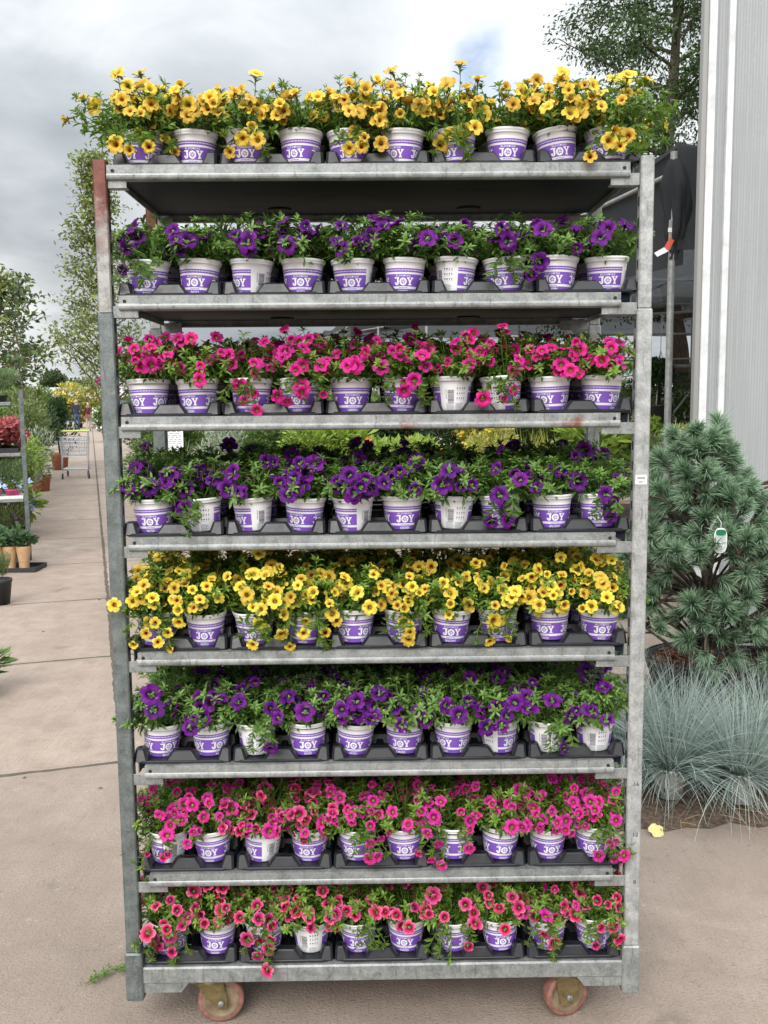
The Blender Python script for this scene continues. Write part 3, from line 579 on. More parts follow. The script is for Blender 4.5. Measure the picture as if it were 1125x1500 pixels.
# ------------------------------------------------------------------ ground: one concrete yard, cast in slabs along the path
TD = (-.284, .959)                          # direction of the path
def ground_mat():
    m = mat('concrete_yard', (.4, .35, .3), .85, spec=.3); nt = m.node_tree; b = nt.nodes['Principled BSDF']; L = nt.links.new
    g = nt.nodes.new('ShaderNodeNewGeometry'); p = g.outputs['Position']; s = nt.nodes.new('ShaderNodeSeparateXYZ'); L(p, s.inputs[0]); x, y = s.outputs[0], s.outputs[1]
    al = _math(nt, 'ADD', _math(nt, 'MULTIPLY', x, TD[0]), _math(nt, 'MULTIPLY', y, TD[1])); ac = _math(nt, 'ADD', _math(nt, 'MULTIPLY', x, TD[1]), _math(nt, 'MULTIPLY', y, -TD[0]))
    wob = _math(nt, 'MULTIPLY', _math(nt, 'SUBTRACT', _noise(nt, p, 7, 5, .6), .5), .035)
    big = _noise(nt, p, .8, 6, .6, .3); mid = _noise(nt, p, 5, 6, .65, .4); fine = _noise(nt, p, 120, 3, .7); grit = _noise(nt, p, 330, 2, .6)
    mpb = nt.nodes.new('ShaderNodeMapping'); mpb.inputs['Rotation'].default_value = (0, 0, -.29); mpb.inputs['Scale'].default_value = (90, 2.5, 1); L(p, mpb.inputs[0])
    brush = _noise(nt, mpb.outputs[0], 1.0, 3, .6, .1)                 # broom lines
    c = _ramp(nt, mid, [(.30, (.275, .213, .172)), (.5, (.370, .293, .240)), (.72, (.46, .373, .312))])
    c = _mixc(nt, _ramp(nt, big, [(.42, (0, 0, 0)), (.62, (.45, .45, .45))]), c, (.25, .198, .160))
    c = _mixc(nt, _ramp(nt, fine, [(.34, (.75,)*3), (.46, (0, 0, 0))]), c, (.13, .098, .078)); c = _mixc(nt, _ramp(nt, grit, [(.58, (0, 0, 0)), (.70, (.6,)*3)]), c, (.52, .43, .36))
    c = _mixc(nt, _ramp(nt, brush, [(.45, (0, 0, 0)), (.7, (.28,)*3)]), c, (.21, .16, .127))
    sl = _math(nt, 'FLOOR', _math(nt, 'DIVIDE', _math(nt, 'SUBTRACT', al, 2.2), 1.95)); sl2 = _math(nt, 'FLOOR', _math(nt, 'DIVIDE', _math(nt, 'ADD', ac, .6), 4.5))
    wn = nt.nodes.new('ShaderNodeTexWhiteNoise'); wn.noise_dimensions = '2D'; cb = nt.nodes.new('ShaderNodeCombineXYZ'); L(sl, cb.inputs[0]); L(sl2, cb.inputs[1]); L(cb.outputs[0], wn.inputs[0])
    c = _mixc(nt, _math(nt, 'MULTIPLY', wn.outputs[0], .35), c, (.25, .195, .158))
    near = _math(nt, 'MULTIPLY', _math(nt, 'LESS_THAN', al, 2.2), .40); c = _mixc(nt, near, c, (.205, .168, .140))      # older, greyer slab
    st = _noise(nt, p, 2.1, 3, .5, .8); c = _mixc(nt, _ramp(nt, st, [(.66, (0, 0, 0)), (.74, (.45,)*3)]), c, (.14, .112, .09))
    pit = _noise(nt, p, 24, 5, .7, .6); c = _mixc(nt, _ramp(nt, pit, [(.30, (.55,)*3), (.40, (0, 0, 0))]), c, (.15, .115, .092)); c = _mixc(nt, _ramp(nt, pit, [(.62, (0, 0, 0)), (.74, (.5,)*3)]), c, (.50, .41, .345))
    d1 = _math(nt, 'ABSOLUTE', _math(nt, 'SUBTRACT', _math(nt, 'ADD', _math(nt, 'FRACT', _math(nt, 'DIVIDE', _math(nt, 'ADD', _math(nt, 'SUBTRACT', al, 2.2), wob), 1.95)), 0), .5))
    j1 = _math(nt, 'SUBTRACT', .5, d1); j1 = _math(nt, 'MULTIPLY', j1, 1.95)
    d2 = _math(nt, 'ABSOLUTE', _math(nt, 'SUBTRACT', _math(nt, 'FRACT', _math(nt, 'DIVIDE', _math(nt, 'ADD', _math(nt, 'ADD', ac, .6), wob), 4.5)), .5))
    j2 = _math(nt, 'MULTIPLY', _math(nt, 'SUBTRACT', .5, d2), 4.5)
    jw = _math(nt, 'MULTIPLY', _noise(nt, p, 3.3, 3, .6), .027); jw2 = _math(nt, 'MULTIPLY', _noise(nt, p, 3.3, 3, .6), .030)
    okz = _math(nt, 'GREATER_THAN', al, 1.5); jm = _math(nt, 'MULTIPLY', okz, _math(nt, 'MAXIMUM', _math(nt, 'LESS_THAN', j1, jw), _math(nt, 'LESS_THAN', j2, jw2)))
    moss = _ramp(nt, _noise(nt, p, 9, 4, .6), [(.50, (.040, .030, .024)), (.66, (.060, .065, .026))])
    c = _mixc(nt, _math(nt, 'MULTIPLY', jm, .95), c, moss)
    ed = _math(nt, 'MAXIMUM', _math(nt, 'LESS_THAN', j1, .05), _math(nt, 'LESS_THAN', j2, .07)); c = _mixc(nt, _math(nt, 'MULTIPLY', _math(nt, 'MULTIPLY', ed, okz), .22), c, (.25, .21, .17))
    L(c, b.inputs['Base Color']); bn = nt.nodes.new('ShaderNodeBump'); bn.inputs['Strength'].default_value = .7; bn.inputs['Distance'].default_value = .008
    L(_math(nt, 'SUBTRACT', _math(nt, 'ADD', fine, _math(nt, 'MULTIPLY', mid, .8)), _math(nt, 'MULTIPLY', jm, 2.5)), bn.inputs['Height']); L(bn.outputs[0], b.inputs['Normal'])
    return m
g_ = MB(); g_.add([(-500, -60, 0), (500, -60, 0), (500, 900, 0), (-500, 900, 0)], [(0, 1, 2, 3)]); tag(g_.build('ground', ground_mat()), kind='structure')
M['earth'], _, _ = speck(mat('bed_earth', rough=.95), (.05, .033, .022), (.17, .115, .08), 45, bump=1.0, detail=8)
eb = MB(); nx, ny = 46, 30; vv = []
for j in range(ny+1):
    for i in range(nx+1):
        x = .92+i/nx*4.2; y = 1.17+j/ny*2.0; e_ = min(1, j/3); vv.append((x+(rnd.uniform(-.01, .01)), y+(rnd.gauss(0, .03) if j < 2 else 0), .004+e_*rnd.uniform(.004, .03)))
eb.add(vv, [(j*(nx+1)+i, j*(nx+1)+i+1, (j+1)*(nx+1)+i+1, (j+1)*(nx+1)+i) for j in range(ny) for i in range(nx)], 0, .5, True); tag(eb.build('soil_bed', M['earth']), kind='structure')

# ------------------------------------------------------------------ plant makers for the surroundings
def bush_mesh(seed, rx, ry, h, n, ll, lw, matn, upright=.3, name='foliage', base=.05, lumps=7, mats=None, flow=None, density=1.0, mb=None):
    """leaves spread through the volume of a lumpy crown standing on z=0"""
    g = np.random.default_rng(seed); mb = mb or MB()
    lc = np.stack([g.uniform(-.6, .6, lumps)*rx, g.uniform(-.6, .6, lumps)*ry, base+g.uniform(.25, .85, lumps)*(h-base)], 1); lr = g.uniform(.32, .55, lumps)*min(rx, h*.6)*1.25
    k = g.integers(0, lumps, n); u = rvec(g, n); rad = lr[k]*(1-.55*g.random(n)**2.2)
    P = lc[k]+u*rad[:, None]*np.array([1, 1, .95]); P[:, 2] = np.clip(P[:, 2], base*.4, h*1.05)
    D = norm(u*np.array([1, 1, .6])+g.normal(0, .45, (n, 3))+np.array([0, 0, upright])); Nn = norm(g.normal(0, .5, (n, 3))+np.array([0, -.1, 1.])+u*.4)
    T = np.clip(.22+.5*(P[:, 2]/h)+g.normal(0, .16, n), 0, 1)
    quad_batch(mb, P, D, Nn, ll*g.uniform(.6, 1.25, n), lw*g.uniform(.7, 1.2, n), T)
    for q in range(lumps): mb.tube([(0, 0, 0), tuple(lc[q]*np.array([.4, .4, .55])), tuple(lc[q])], [.008*h+.003, .006*h, .003], 5, 0, False, .05)
    if flow:
        fn, fs = flow; ii = g.choice(n, fn); pp = P[ii]+u[ii]*fs*.6
        for q in range(4): quad_batch(mb, pp, norm(g.normal(0, 1, (fn, 3))), norm(u[ii]+g.normal(0, .3, (fn, 3))), np.full(fn, fs), np.full(fn, fs*.8), np.full(fn, .6), 1)
    return mb.mesh(name, mats or [M[matn]])
def grass_mesh(seed, n, L, spread, wd, matn, droop=1.0, up=(.35, 1.45), name='foliage', r0=.05):
    g = np.random.default_rng(seed); mb = MB(); V = []; F = []; T = []; b = 0
    for k in range(n):
        az = g.uniform(0, 6.283); el = g.uniform(*up); l = L*g.uniform(.6, 1.1); d = np.array([math.cos(az)*math.cos(el), math.sin(az)*math.cos(el), math.sin(el)])
        p = np.array([math.cos(az), math.sin(az), 0])*r0*g.random()**.5+np.array([g.normal(0, .006), g.normal(0, .006), 0]); sd_ = norm(np.cross(d, [0, 0, 1.])+g.normal(0, .5, 3)); m = 6; t = g.random()
        for i in range(m+1):
            w_ = wd*(1-.85*i/m); V += [p-sd_*w_, p+sd_*w_]; T += [.0+.42*i/m+.58*t*t]*2
            d = norm(d+np.array([0, 0, -.13*droop*(.3+i/m)*(1.3-math.sin(el)*.6)])+g.normal(0, .06, 3)); p = p+d*l/m
        F += [(b+2*i, b+2*i+1, b+2*i+3, b+2*i+2) for i in range(m)]; b += 2*(m+1)
    mb.add(V, F, 0, np.clip(np.array(T), 0, 1), True); return mb.mesh(name, M[matn])
def pot_shape(mb, r, h, mi=0, taper=.78, n=28, t=.006):
    mb.lathe([(0, 0), (r*taper, 0), (r*.97, h*.86), (r, h*.87), (r*1.03, h*.99), (r*1.01, h), (r-t, h), (r-t*1.5, h*.88), (0, h*.86)], n, (0, 0, 0), mi)
for nm, dk, lt in (('lime_leaf', (.09, .15, .02), (.30, .42, .07)), ('mid_leaf', (.036, .080, .020), (.16, .27, .06)), ('dark_leaf', (.014, .036, .014), (.06, .115, .035)), ('olive_leaf', (.06, .09, .03), (.23, .29, .10)),
                   ('silver_leaf', (.15, .20, .13), (.42, .48, .36)), ('heather_leaf', (.07, .12, .05), (.25, .36, .17)), ('red_leaf', (.24, .035, .05), (.78, .30, .30)), ('yellow_leaf', (.17, .20, .03), (.50, .50, .12)), ('box_leaf', (.018, .045, .012), (.10, .17, .035)),
                   ('tree_leaf', (.055, .080, .020), (.24, .29, .075)), ('ash_leaf', (.08, .11, .03), (.32, .38, .11)), ('tree_leaf_dark', (.024, .055, .018), (.11, .18, .055)), ('far_leaf', (.03, .055, .022), (.09, .13, .05)), ('fescue_blade', (.10, .155, .135), (.60, .70, .645)), ('cream_grass', (.22, .25, .12), (.62, .62, .44)), ('iris_leaf', (.03, .07, .03), (.12, .22, .09))):
    M[nm] = leafmat(nm, dk, lt, .25, .5)
M['needle'] = leafmat('pine_needle', (.035, .090, .045), (.37, .53, .34), .15, .40)
M['orange_bloom'] = mat('orange_bloom', (.75, .14, .03), .6); M['white_bloom'] = mat('white_bloom', (.75, .72, .70), .6); M['blue_bloom'] = mat('blue_bloom', (.36, .45, .72), .6); M['purple_bloom'] = mat('purple_bloom', (.30, .12, .36), .6); M['yellow_bloom'] = mat('yellow_bloom', (.75, .52, .05), .6); M['pink_bloom'] = mat('pink_bloom', (.66, .20, .30), .6)
M['bark'], _, _ = speck(mat('tree_bark', rough=.9), (.045, .034, .026), (.14, .11, .085), 14, bump=.8, stretch=(3, 3, .5))
M['terracotta'], _, _ = speck(mat('terracotta', rough=.8), (.30, .10, .055), (.42, .16, .09), 12)
M['black_pot'] = mat('black_pot_plastic', (.022, .024, .026), .5); M['chips'], _, _ = speck(mat('bark_chips', rough=.95), (.06, .022, .012), (.24, .095, .05), 60, bump=1.)
M['pink_pot'] = mat('pink_pot_plastic', (.55, .06, .20), .4); M['kraft'], _, _ = speck(mat('kraft_paper', rough=.85), (.40, .25, .13), (.56, .37, .21), 14)
M['white_plastic'] = mat('white_plastic', (.72, .73, .72), .4); M['grey_plastic'] = mat('grey_plastic', (.28, .29, .30), .5)
M['wire'] = mat('chromed_wire', (.50, .51, .52), .4, .3); M['wood'], _, _ = speck(mat('weathered_boards', rough=.85), (.16, .12, .085), (.32, .26, .19), 6, stretch=(1, 12, 12))

def tree(name, label, x, y, H, trunk_r, crown_r, crown_lo, seed, matn, nleaf, ll, lw, limbs=26, shape=1.0, droop=.1, cl=.55, group=None, cat='tree', rise=.5, top=.35):
    """trunk with tapering limbs; leaves gather round the twigs of every limb"""
    g = np.random.default_rng(seed); t = thing(name, label, cat, (x, y, 0), 0, group); tb = MB(); lb = MB()
    tp = [np.array([0, 0, 0.])]
    for i in range(10): tp.append(tp[-1]+np.array([g.normal(0, .018)*H*.5, g.normal(0, .018)*H*.5, H/10]))
    tr = [trunk_r*(1-.09*i) for i in range(11)]; tb.tube(tp, tr, 9, 0, False)
    tw = []
    for k in range(limbs):
        f = crown_lo+(1-crown_lo)*(k+g.random()*.6)/limbs; i = min(int(f*10), 9); p0 = tp[i]+(tp[i+1]-tp[i])*(f*10-i); az = k*2.4+g.normal(0, .35)
        u = (f-crown_lo)/(1-crown_lo); prof = (math.sin(math.pi*min(.98, (u*.80+.18)))**shape) if shape > 0 else 1-u*(1-top)
        l = crown_r*max(.12, prof)*g.uniform(.75, 1.15); d = np.array([math.cos(az), math.sin(az), rise+.5*u]); d = norm(d); p = p0.copy(); pts = [p.copy()]
        for s_ in range(7): d = norm(d+g.normal(0, .10, 3)+np.array([0, 0, .03-droop*s_*.1])); p = p+d*l/7; pts.append(p.copy())
        r0 = tr[i]*.42*(.6+.4*l/crown_r); tb.tube(pts, [r0*(1-.125*s_)+.004 for s_ in range(8)], 5, 0, False)
        for s_ in range(2, 8):
            for q in range(2):
                dd = norm(g.normal(0, 1, 3)*np.array([1, 1, .6])+d*.8); e = pts[s_]+dd*l*.24*g.uniform(.5, 1.25); tb.tube([pts[s_], (pts[s_]+e)/2+g.normal(0, .02, 3)*l, e], [r0*.28+.002, .006, .003], 4, 0, False); tw.append((pts[s_], e))
        tw.append((pts[6], pts[7]+d*l*.1))
    tw_a = np.array([a for a, b in tw]); tw_b = np.array([b for a, b in tw]); keep = g.random(len(tw)) < .86; tw_a, tw_b = tw_a[keep], tw_b[keep]
    k = g.integers(0, len(tw_a), nleaf); f = g.random(nleaf)**.7; c = tw_a[k]+(tw_b[k]-tw_a[k])*f[:, None]; cr = cl*crown_r*.22
    P = c+g.normal(0, 1, (nleaf, 3))*cr*np.array([1, 1, .6]); D = norm(g.normal(0, .7, (nleaf, 3))+norm(tw_b[k]-tw_a[k])+np.array([0, 0, -droop*2])); Nn = norm(g.normal(0, .6, (nleaf, 3))+np.array([0, 0, 1.]))
    cm = g.normal(0, .13, len(tw_a)); T = np.clip(.5+cm[k]+g.normal(0, .2, nleaf), 0, 1)
    quad_batch(lb, P, D, Nn, ll*g.uniform(.6, 1.3, nleaf), lw*g.uniform(.7, 1.2, nleaf), T)
    tb.build('trunk', M['bark'], t); lb.build('crown', M[matn], t); return t
tree('ash_tree', 'tall airy young tree with loose narrow crown behind left post of the trolley', -7.35, 24, 8.1, .085, 1.9, .17, 5, 'ash_leaf', 8000, .15, .070, 44, 0, .18, .50, rise=.62, top=.10)
tree('swamp_cypress', 'tall tree with dark straight trunk and feathery branches beside greenhouse wall', 6.85, 18.2, 13.5, .23, 2.9, .24, 8, 'tree_leaf_dark', 60000, .125, .045, 66, 0, .22, .34, rise=.12, top=.55)
tree('sapling', 'thin sapling with sparse round leaves standing over the left shrubs', -5.92, 14, 3.75, .022, .42, .55, 9, 'tree_leaf_dark', 260, .10, .085, 12, .6, .05, .8)
tree('bushy_tree', 'bushy light green tree at left edge behind the sapling', -8.15, 18, 4.1, .07, 1.35, .18, 12, 'tree_leaf', 6500, .13, .065, 30, .6, .1, .7)
for i, (x, y, h, r, lab) in enumerate(((-30.9, 90, 4.4, 1.5, 'small round tree far off, left of the low white roof'), (-31.6, 100, 3.9, 2.4, 'wide round tree far off, rising behind the low white roof'), (-35, 84, 4.4, 1.7, 'dark narrow tree far off above the left hedge'), (-16.5, 70, 3.6, 2.4, 'far round tree showing just left of the trolley post'))):
    t = thing('far_tree', lab, 'tree', (x, y, 0), 0, 'far trees'); tb = MB(); tb.tube([(0, 0, 0), (0, 0, h*.6)], [.16, .07], 7); tb.build('trunk', M['bark'], t); link('crown', bush_mesh(300+i, r, r, h, 2600, .34, .22, 'far_leaf', name='crown', base=.9, lumps=12), t)

# ------------------------------------------------------------------ pine in its tub, fescues
pn = thing('potted_pine', 'bushy blue green pine with long needle tufts in a black tub by the greenhouse', 'potted tree', (1.62, 2.16, .03))
b = MB(); pot_shape(b, .30, .37, 0, .82, 40, .012); b.lathe([(.312, .355), (.318, .36), (.318, .372), (.306, .374)], 40); tub = b.build('tub', M['black_pot'], pn)
b = MB(); b.tube([(-.23, -.245, .335), (-.232, -.262, .395), (-.165, -.30, .40), (-.10, -.315, .395), (-.10, -.295, .335)], .010, 6); b.build('handle', M['black_pot'], tub)
b = MB(); gg = np.random.default_rng(4)
b.lathe([(0, .345), (.28, .335)], 24)
for k in range(420): a = gg.uniform(0, 6.28); r = .28*gg.random()**.5; b.box(-.016, .016, -.008, .008, -.004, .004, 0, 0, gg.uniform(-1, 1, 3)*np.array([.5, .5, 3]), (r*math.cos(a), r*math.sin(a), .345+gg.uniform(0, .015)))
b.build('bark_mulch', M['chips'], pn)
tb = MB(); nb = MB(); tuft = []
tk = [np.array([-.06, -.02, .33]), np.array([-.05, -.03, .55]), np.array([-.02, 0, .78]), np.array([-.06, 0, 1.0]), np.array([-.10, -.02, 1.22]), np.array([-.08, -.03, 1.36])]
tb.tube(tk, [.032, .028, .023, .018, .013, .009], 9)
g = np.random.default_rng(21)
for k in range(48):
    f = (k+.5)/48; z = .36+.98*f; i = min(int(f*5), 4); p0 = tk[i]+(tk[i+1]-tk[i])*(f*5-i)
    az = k*2.399+g.normal(0, .3); L = (.56-.40*f**1.2)*g.uniform(.75, 1.15); d = np.array([math.cos(az), math.sin(az), .25+.4*f]); d = norm(d); p = p0.copy(); pts = [p.copy()]
    for s_ in range(5): d = norm(d+np.array([0, 0, .10])+g.normal(0, .10, 3)); p = p+d*L/5; pts.append(p.copy())
    tb.tube(pts, [.011, .010, .009, .007, .006, .005], 5); tuft.append((pts[-1], d))
    for q in range(4):
        s_ = g.integers(2, 5); dd = norm(d+g.normal(0, .75, 3)+np.array([0, 0, .35])); e = pts[s_]+dd*L*g.uniform(.2, .42); tb.tube([pts[s_], e], [.006, .005], 5); tuft.append((e, dd))
for ex, ey, ez in ((.42, -.12, 1.02), (.50, -.05, 1.12), (.36, -.18, .86), (.46, -.2, .72), (.40, -.25, .60), (.28, -.33, .44), (-.14, -.36, .42), (-.02, -.36, .30), (.30, -.36, .38), (-.42, -.05, .98), (-.40, -.15, .80), (-.45, -.1, .62), (.52, .0, .92), (.55, -.1, .55)):
    e = np.array([ex, ey, ez]); tb.tube([tk[2]*.5+tk[1]*.5, (tk[2]+e)/2-np.array([0, 0, .03]), e], [.012, .009, .005], 5); tuft.append((e, norm(e-tk[1]+np.array([0, -.1, .2]))))
for k in range(135):
    z = g.uniform(.40, 1.28); rr_ = (.50 if z < .95 else .50-.75*(z-.95)); a = g.uniform(3.2, 6.3); e = np.array([.06+rr_*1.15*math.cos(a)*g.uniform(.75, 1.05), rr_*.8*math.sin(a)*g.uniform(.7, 1.05), z])
    i = min(4, int((z-.33)/1.03*5)); b0 = tk[max(0, i-1)]*.5+tk[i]*.5; tb.tube([b0, (b0+e)/2+g.normal(0, .02, 3), e], [.009, .007, .005], 5); tuft.append((e, norm(np.array([e[0], e[1]-.1, .12])+g.normal(0, .22, 3))))
for k in range(30):
    e = np.array([g.uniform(-.36, .42), -.28-.16*g.random(), g.uniform(.46, 1.05)]); tb.tube([tk[1]*.5+tk[2]*.5, (tk[2]+e)/2+np.array([0, 0, -.04]), e], [.008, .007, .005], 5); tuft.append((e, norm(np.array([e[0]*.8, -.7, .35])+g.normal(0, .25, 3))))
tuft.append((np.array([-.08, -.03, 1.38]), np.array([0, 0, 1.])))
tuft.append((np.array([-.15, -.06, 1.38]), norm(np.array([-.6, -.2, .6])))); tuft.append((np.array([.0, -.05, 1.36]), norm(np.array([.7, -.2, .6]))))
for e, d in tuft:
    ts = g.uniform(.70, 1.12); n = int(g.uniform(110, 190)); d = norm(np.asarray(d)); s1 = norm(np.cross(d, [.3, .2, 1.])); s2 = np.cross(d, s1)
    t_ = g.random(n); an = g.uniform(.12, g.uniform(.85, 1.4), n); ph = g.uniform(0, 6.28, n); dirs = d*np.cos(an)[:, None]+(s1*np.cos(ph)[:, None]+s2*np.sin(ph)[:, None])*np.sin(an)[:, None]
    P = e-d*(.045*t_)[:, None]; ln = g.uniform(.058, .095, n)*ts; cv = np.array([0, 0, -1.])
    sd_ = norm(np.cross(dirs, g.normal(0, 1, (n, 3)))); w_ = .0017
    mid = P+dirs*ln[:, None]*.55; tip = P+dirs*ln[:, None]+cv*(ln*.10)[:, None]
    V = np.stack([P-sd_*w_, P+sd_*w_, mid-sd_*w_, mid+sd_*w_, tip], 1); tt = np.stack([np.full(n, .0)]*2+[np.full(n, .45)]*2+[np.full(n, .95)], 1)+g.normal(0, .14, (n, 1))
    nb.add(V.reshape(-1, 3), [f for i in range(n) for f in ((5*i, 5*i+1, 5*i+3, 5*i+2), (5*i+2, 5*i+3, 5*i+4))], 0, np.clip(tt.ravel(), 0, 1), True)
tb.build('trunk', M['bark'], pn); nb.build('needles', M['needle'], pn)
lt = thing('plant_label', 'clear plastic plant label with green top hanging in the pine', 'plant label', (1.495, 1.73, 1.045))
M['clear'] = mat('clear_plastic', (.50, .56, .54), .12); M['green_plastic'] = mat('green_plastic', (.01, .16, .07), .35); M['red_plastic'] = mat('red_plastic', (.55, .015, .03), .4)
def oval(mb, w_, h, y, mi, sc=1.0, cz=0.0, y2=None):
    o = [(w_*sc*math.copysign(abs(math.cos(t))**.6, math.cos(t)), h*sc*math.copysign(abs(math.sin(t))**.75, math.sin(t))+cz) for t in np.linspace(0, 6.2832, 28, endpoint=False)]
    n = len(o); mb.add([(a, y, c) for a, c in o]+[(a, y+.002, c) for a, c in o], [tuple(range(n)), tuple(range(2*n-1, n-1, -1))]+[((i+1) % n, i, n+i, n+(i+1) % n) for i in range(n)], mi)
b = MB(); oval(b, .029, .055, 0, 0); b.build('card', M['print_white'], lt)
b = MB(); oval(b, .025, .050, -.0024, 0); b.build('window', M['clear'], lt)
b = MB(); oval(b, .022, .013, -.005, 0, 1, .036); b.build('cap', M['green_plastic'], lt)
b = MB(); b.box(-.019, .017, -.0056, -.0036, -.030, -.006, 0, 0, (0, .2, 0)); 
for q in range(4): b.box(-.013, .011, -.0062, -.0057, -.027+q*.005, -.025+q*.005, 1, 0, (0, .2, 0))
b.build('price_label', [M['print_white'], M['ink2']], lt)
b = MB(); b.tube([(0, -.001, .054), (.004, .01, .08), (0, .05, .10)], .0012, 5); b.build('loop', M['white_plastic'], lt)
rt = MB(); rt.box(-.006, .008, -.001, .001, -.024, .024, 0, 0, (0, -.25, 0)); tag(link('plant_tag', rt.mesh('plant_tag', M['red_plastic']), None, (1.70, 1.95, 1.05)), 'small red tag hanging in the right of the pine', 'plant tag')
M['fpot'], _, _ = speck(mat('white_pot_with_black_print', rough=.45), (.03, .03, .03), (.62, .63, .63), 55, stops=(.36, .42), detail=3)
FESC = [grass_mesh(400+i, 820, .42, .2, .0024, 'fescue_blade', 1.2, (.05, 1.45)) for i in range(3)]
for i, (x, y, lab) in enumerate(((1.20, 1.42, 'blue fescue in white pot beside the trolley, its pot showing at the front'), (1.475, 1.36, 'blue fescue drooping over its white pot, front right of the pine tub'), (1.335, 1.66, 'blue fescue behind the two front fescues, standing against the pine tub'), (1.70, 1.62, 'blue fescue at right edge in front of greenhouse wall'), (1.06, 1.66, 'blue fescue half hidden behind the trolley right post'))):
    t = thing('blue_fescue', lab, 'ornamental grass', (x, y, .028), 0, 'blue fescues below the pine'); b = MB(); pot_shape(b, .068, .125, 0, .80); b.build('pot', M['fpot'], t)
    fo = link('foliage', FESC[i % 3], t, (0, 0, .115)); fo.rotation_euler = (0, 0, i*1.3); fo.scale = (1.0, 1.0, 1.02)
dr = MB(); gq = np.random.default_rng(3)
for k in range(26):
    a = gq.uniform(0, 6.28); x = gq.uniform(.98, 1.9); y = 1.17+abs(gq.normal(0, .08)); l = gq.uniform(.03, .12); dr.tube([(x, y, .020), (x+l*math.cos(a)*.5, y+l*math.sin(a)*.5, .022), (x+l*math.cos(a), y+l*math.sin(a), .019)], .0014, 4)
tag(dr.build('dry_stalks', mat('dry_straw', (.36, .25, .13), .9)), 'dry straw and stalks littering the edge of the soil bed', 'litter', None, 'stuff')
pf = MB(); n = 18; pf.add([(0, 0, .012)]+[(.032*(1+.15*math.sin(5*t))*math.cos(t), .028*math.sin(t), .004+.008*math.sin(3*t)**2) for t in np.linspace(0, 6.2832, n, endpoint=False)], [(0, i+1, (i+1) % n+1) for i in range(n)], 0, .5, True)
o = link('fallen_leaf', pf.mesh('fallen_leaf', mat('pale_leaf', (.62, .58, .24), .6)), None, (1.055, 1.12, .012)); o.rotation_euler = (.7, .1, .3); tag(o, 'pale yellow fallen leaf lying at soil edge beside the trolley', 'leaf')

# ------------------------------------------------------------------ greenhouse with ribbed sheet walls
gh = thing('greenhouse', 'greenhouse with ribbed translucent sheet wall and white uprights behind the pine', 'greenhouse', (0, 0, 0))
def sheetmat():
    m = mat('ribbed_sheet', (.50, .52, .51), .30, spec=.5); nt = m.node_tree; b = nt.nodes['Principled BSDF']; L = nt.links.new
    t = nt.nodes.new('ShaderNodeTexCoord'); s = nt.nodes.new('ShaderNodeSeparateXYZ'); L(t.outputs['Object'], s.inputs[0])
    wv = _math(nt, 'POWER', _math(nt, 'ABSOLUTE', _math(nt, 'SINE', _math(nt, 'MULTIPLY', s.outputs[0], math.pi/.0165))), .5)
    dirt = _noise(nt, t.outputs['Object'], 9, 8, .7, .3); dirt2 = _noise(nt, t.outputs['Object'], 60, 4, .7)
    mpn = nt.nodes.new('ShaderNodeMapping'); mpn.inputs['Scale'].default_value = (22, 1, .8); L(t.outputs['Object'], mpn.inputs[0]); strk = _noise(nt, mpn.outputs[0], 2.0, 5, .6)
    c = _ramp(nt, wv, [(.25, (.30, .315, .32)), (.9, (.58, .60, .605))]); c = _mixc(nt, _ramp(nt, strk, [(.4, (0, 0, 0)), (.65, (.6,)*3)]), c, (.42, .435, .435)); c = _mixc(nt, _ramp(nt, dirt2, [(.60, (0, 0, 0)), (.68, (.5,)*3)]), c, (.66, .67, .65))
    L(c, b.inputs['Base Color']); L(_ramp(nt, dirt, [(.3, (.22,)*3), (.7, (.42,)*3)]), b.inputs['Roughness'])
    bn = nt.nodes.new('ShaderNodeBump'); bn.inputs['Strength'].default_value = .35; bn.inputs['Distance'].default_value = .003; L(wv, bn.inputs['Height']); L(bn.outputs[0], b.inputs['Normal'])
    tr = nt.nodes.new('ShaderNodeBsdfTranslucent'); tr.inputs[0].default_value = (.60, .63, .64, 1); tp = nt.nodes.new('ShaderNodeBsdfTransparent'); tp.inputs[0].default_value = (.90, .93, .94, 1)
    m1 = nt.nodes.new('ShaderNodeMixShader'); m1.inputs[0].default_value = .35; L(b.outputs[0], m1.inputs[1]); L(tr.outputs[0], m1.inputs[2])
    m2 = nt.nodes.new('ShaderNodeMixShader'); L(_ramp(nt, wv, [(.3, (.06,)*3), (.9, (.20,)*3)]), m2.inputs[0]); L(m1.outputs[0], m2.inputs[1]); L(tp.outputs[0], m2.inputs[2]); L(m2.outputs[0], nt.nodes['Material Output'].inputs[0])
    return m
M['sheet'] = sheetmat(); M['white_frame'], _, _ = speck(mat('white_aluminium', rough=.4), (.50, .515, .52), (.66, .67, .675), 9, stops=(.3, .55)); M['grey_frame'] = mat('grey_aluminium', (.30, .30, .29), .5, .4)
WY = 3.2
b = MB(); b.box(1.93, 5.2, WY+.02, WY+.032, .04, 5.4); b.build('front_sheet', M['sheet'], gh)
b = MB(); b.add([(1.886, WY+.06, .04), (3.66, WY+4.2, .04), (3.66, WY+4.2, 5.4), (1.886, WY+.06, 5.4)], [(0, 1, 2, 3)]); b.build('side_sheet', M['sheet'], gh)
b = MB(); b.box(1.882, 1.926, WY-.012, WY+.05, 0, 5.4, 0, .004); b.build('upright', M['white_frame'], gh)
b = MB(); b.box(1.990, 2.026, WY-.020, WY+.018, 0, 5.4, 0, .004); b.build('upright', M['white_frame'], gh)
b = MB(); b.box(3.4, 3.44, WY-.020, WY+.018, 0, 5.4, 0, .004); b.build('upright', M['white_frame'], gh)
b = MB(); b.box(1.852, 1.8815, WY+.0, WY+.055, 0, 5.4, 0, .003); b.build('corner_post', M['grey_frame'], gh)
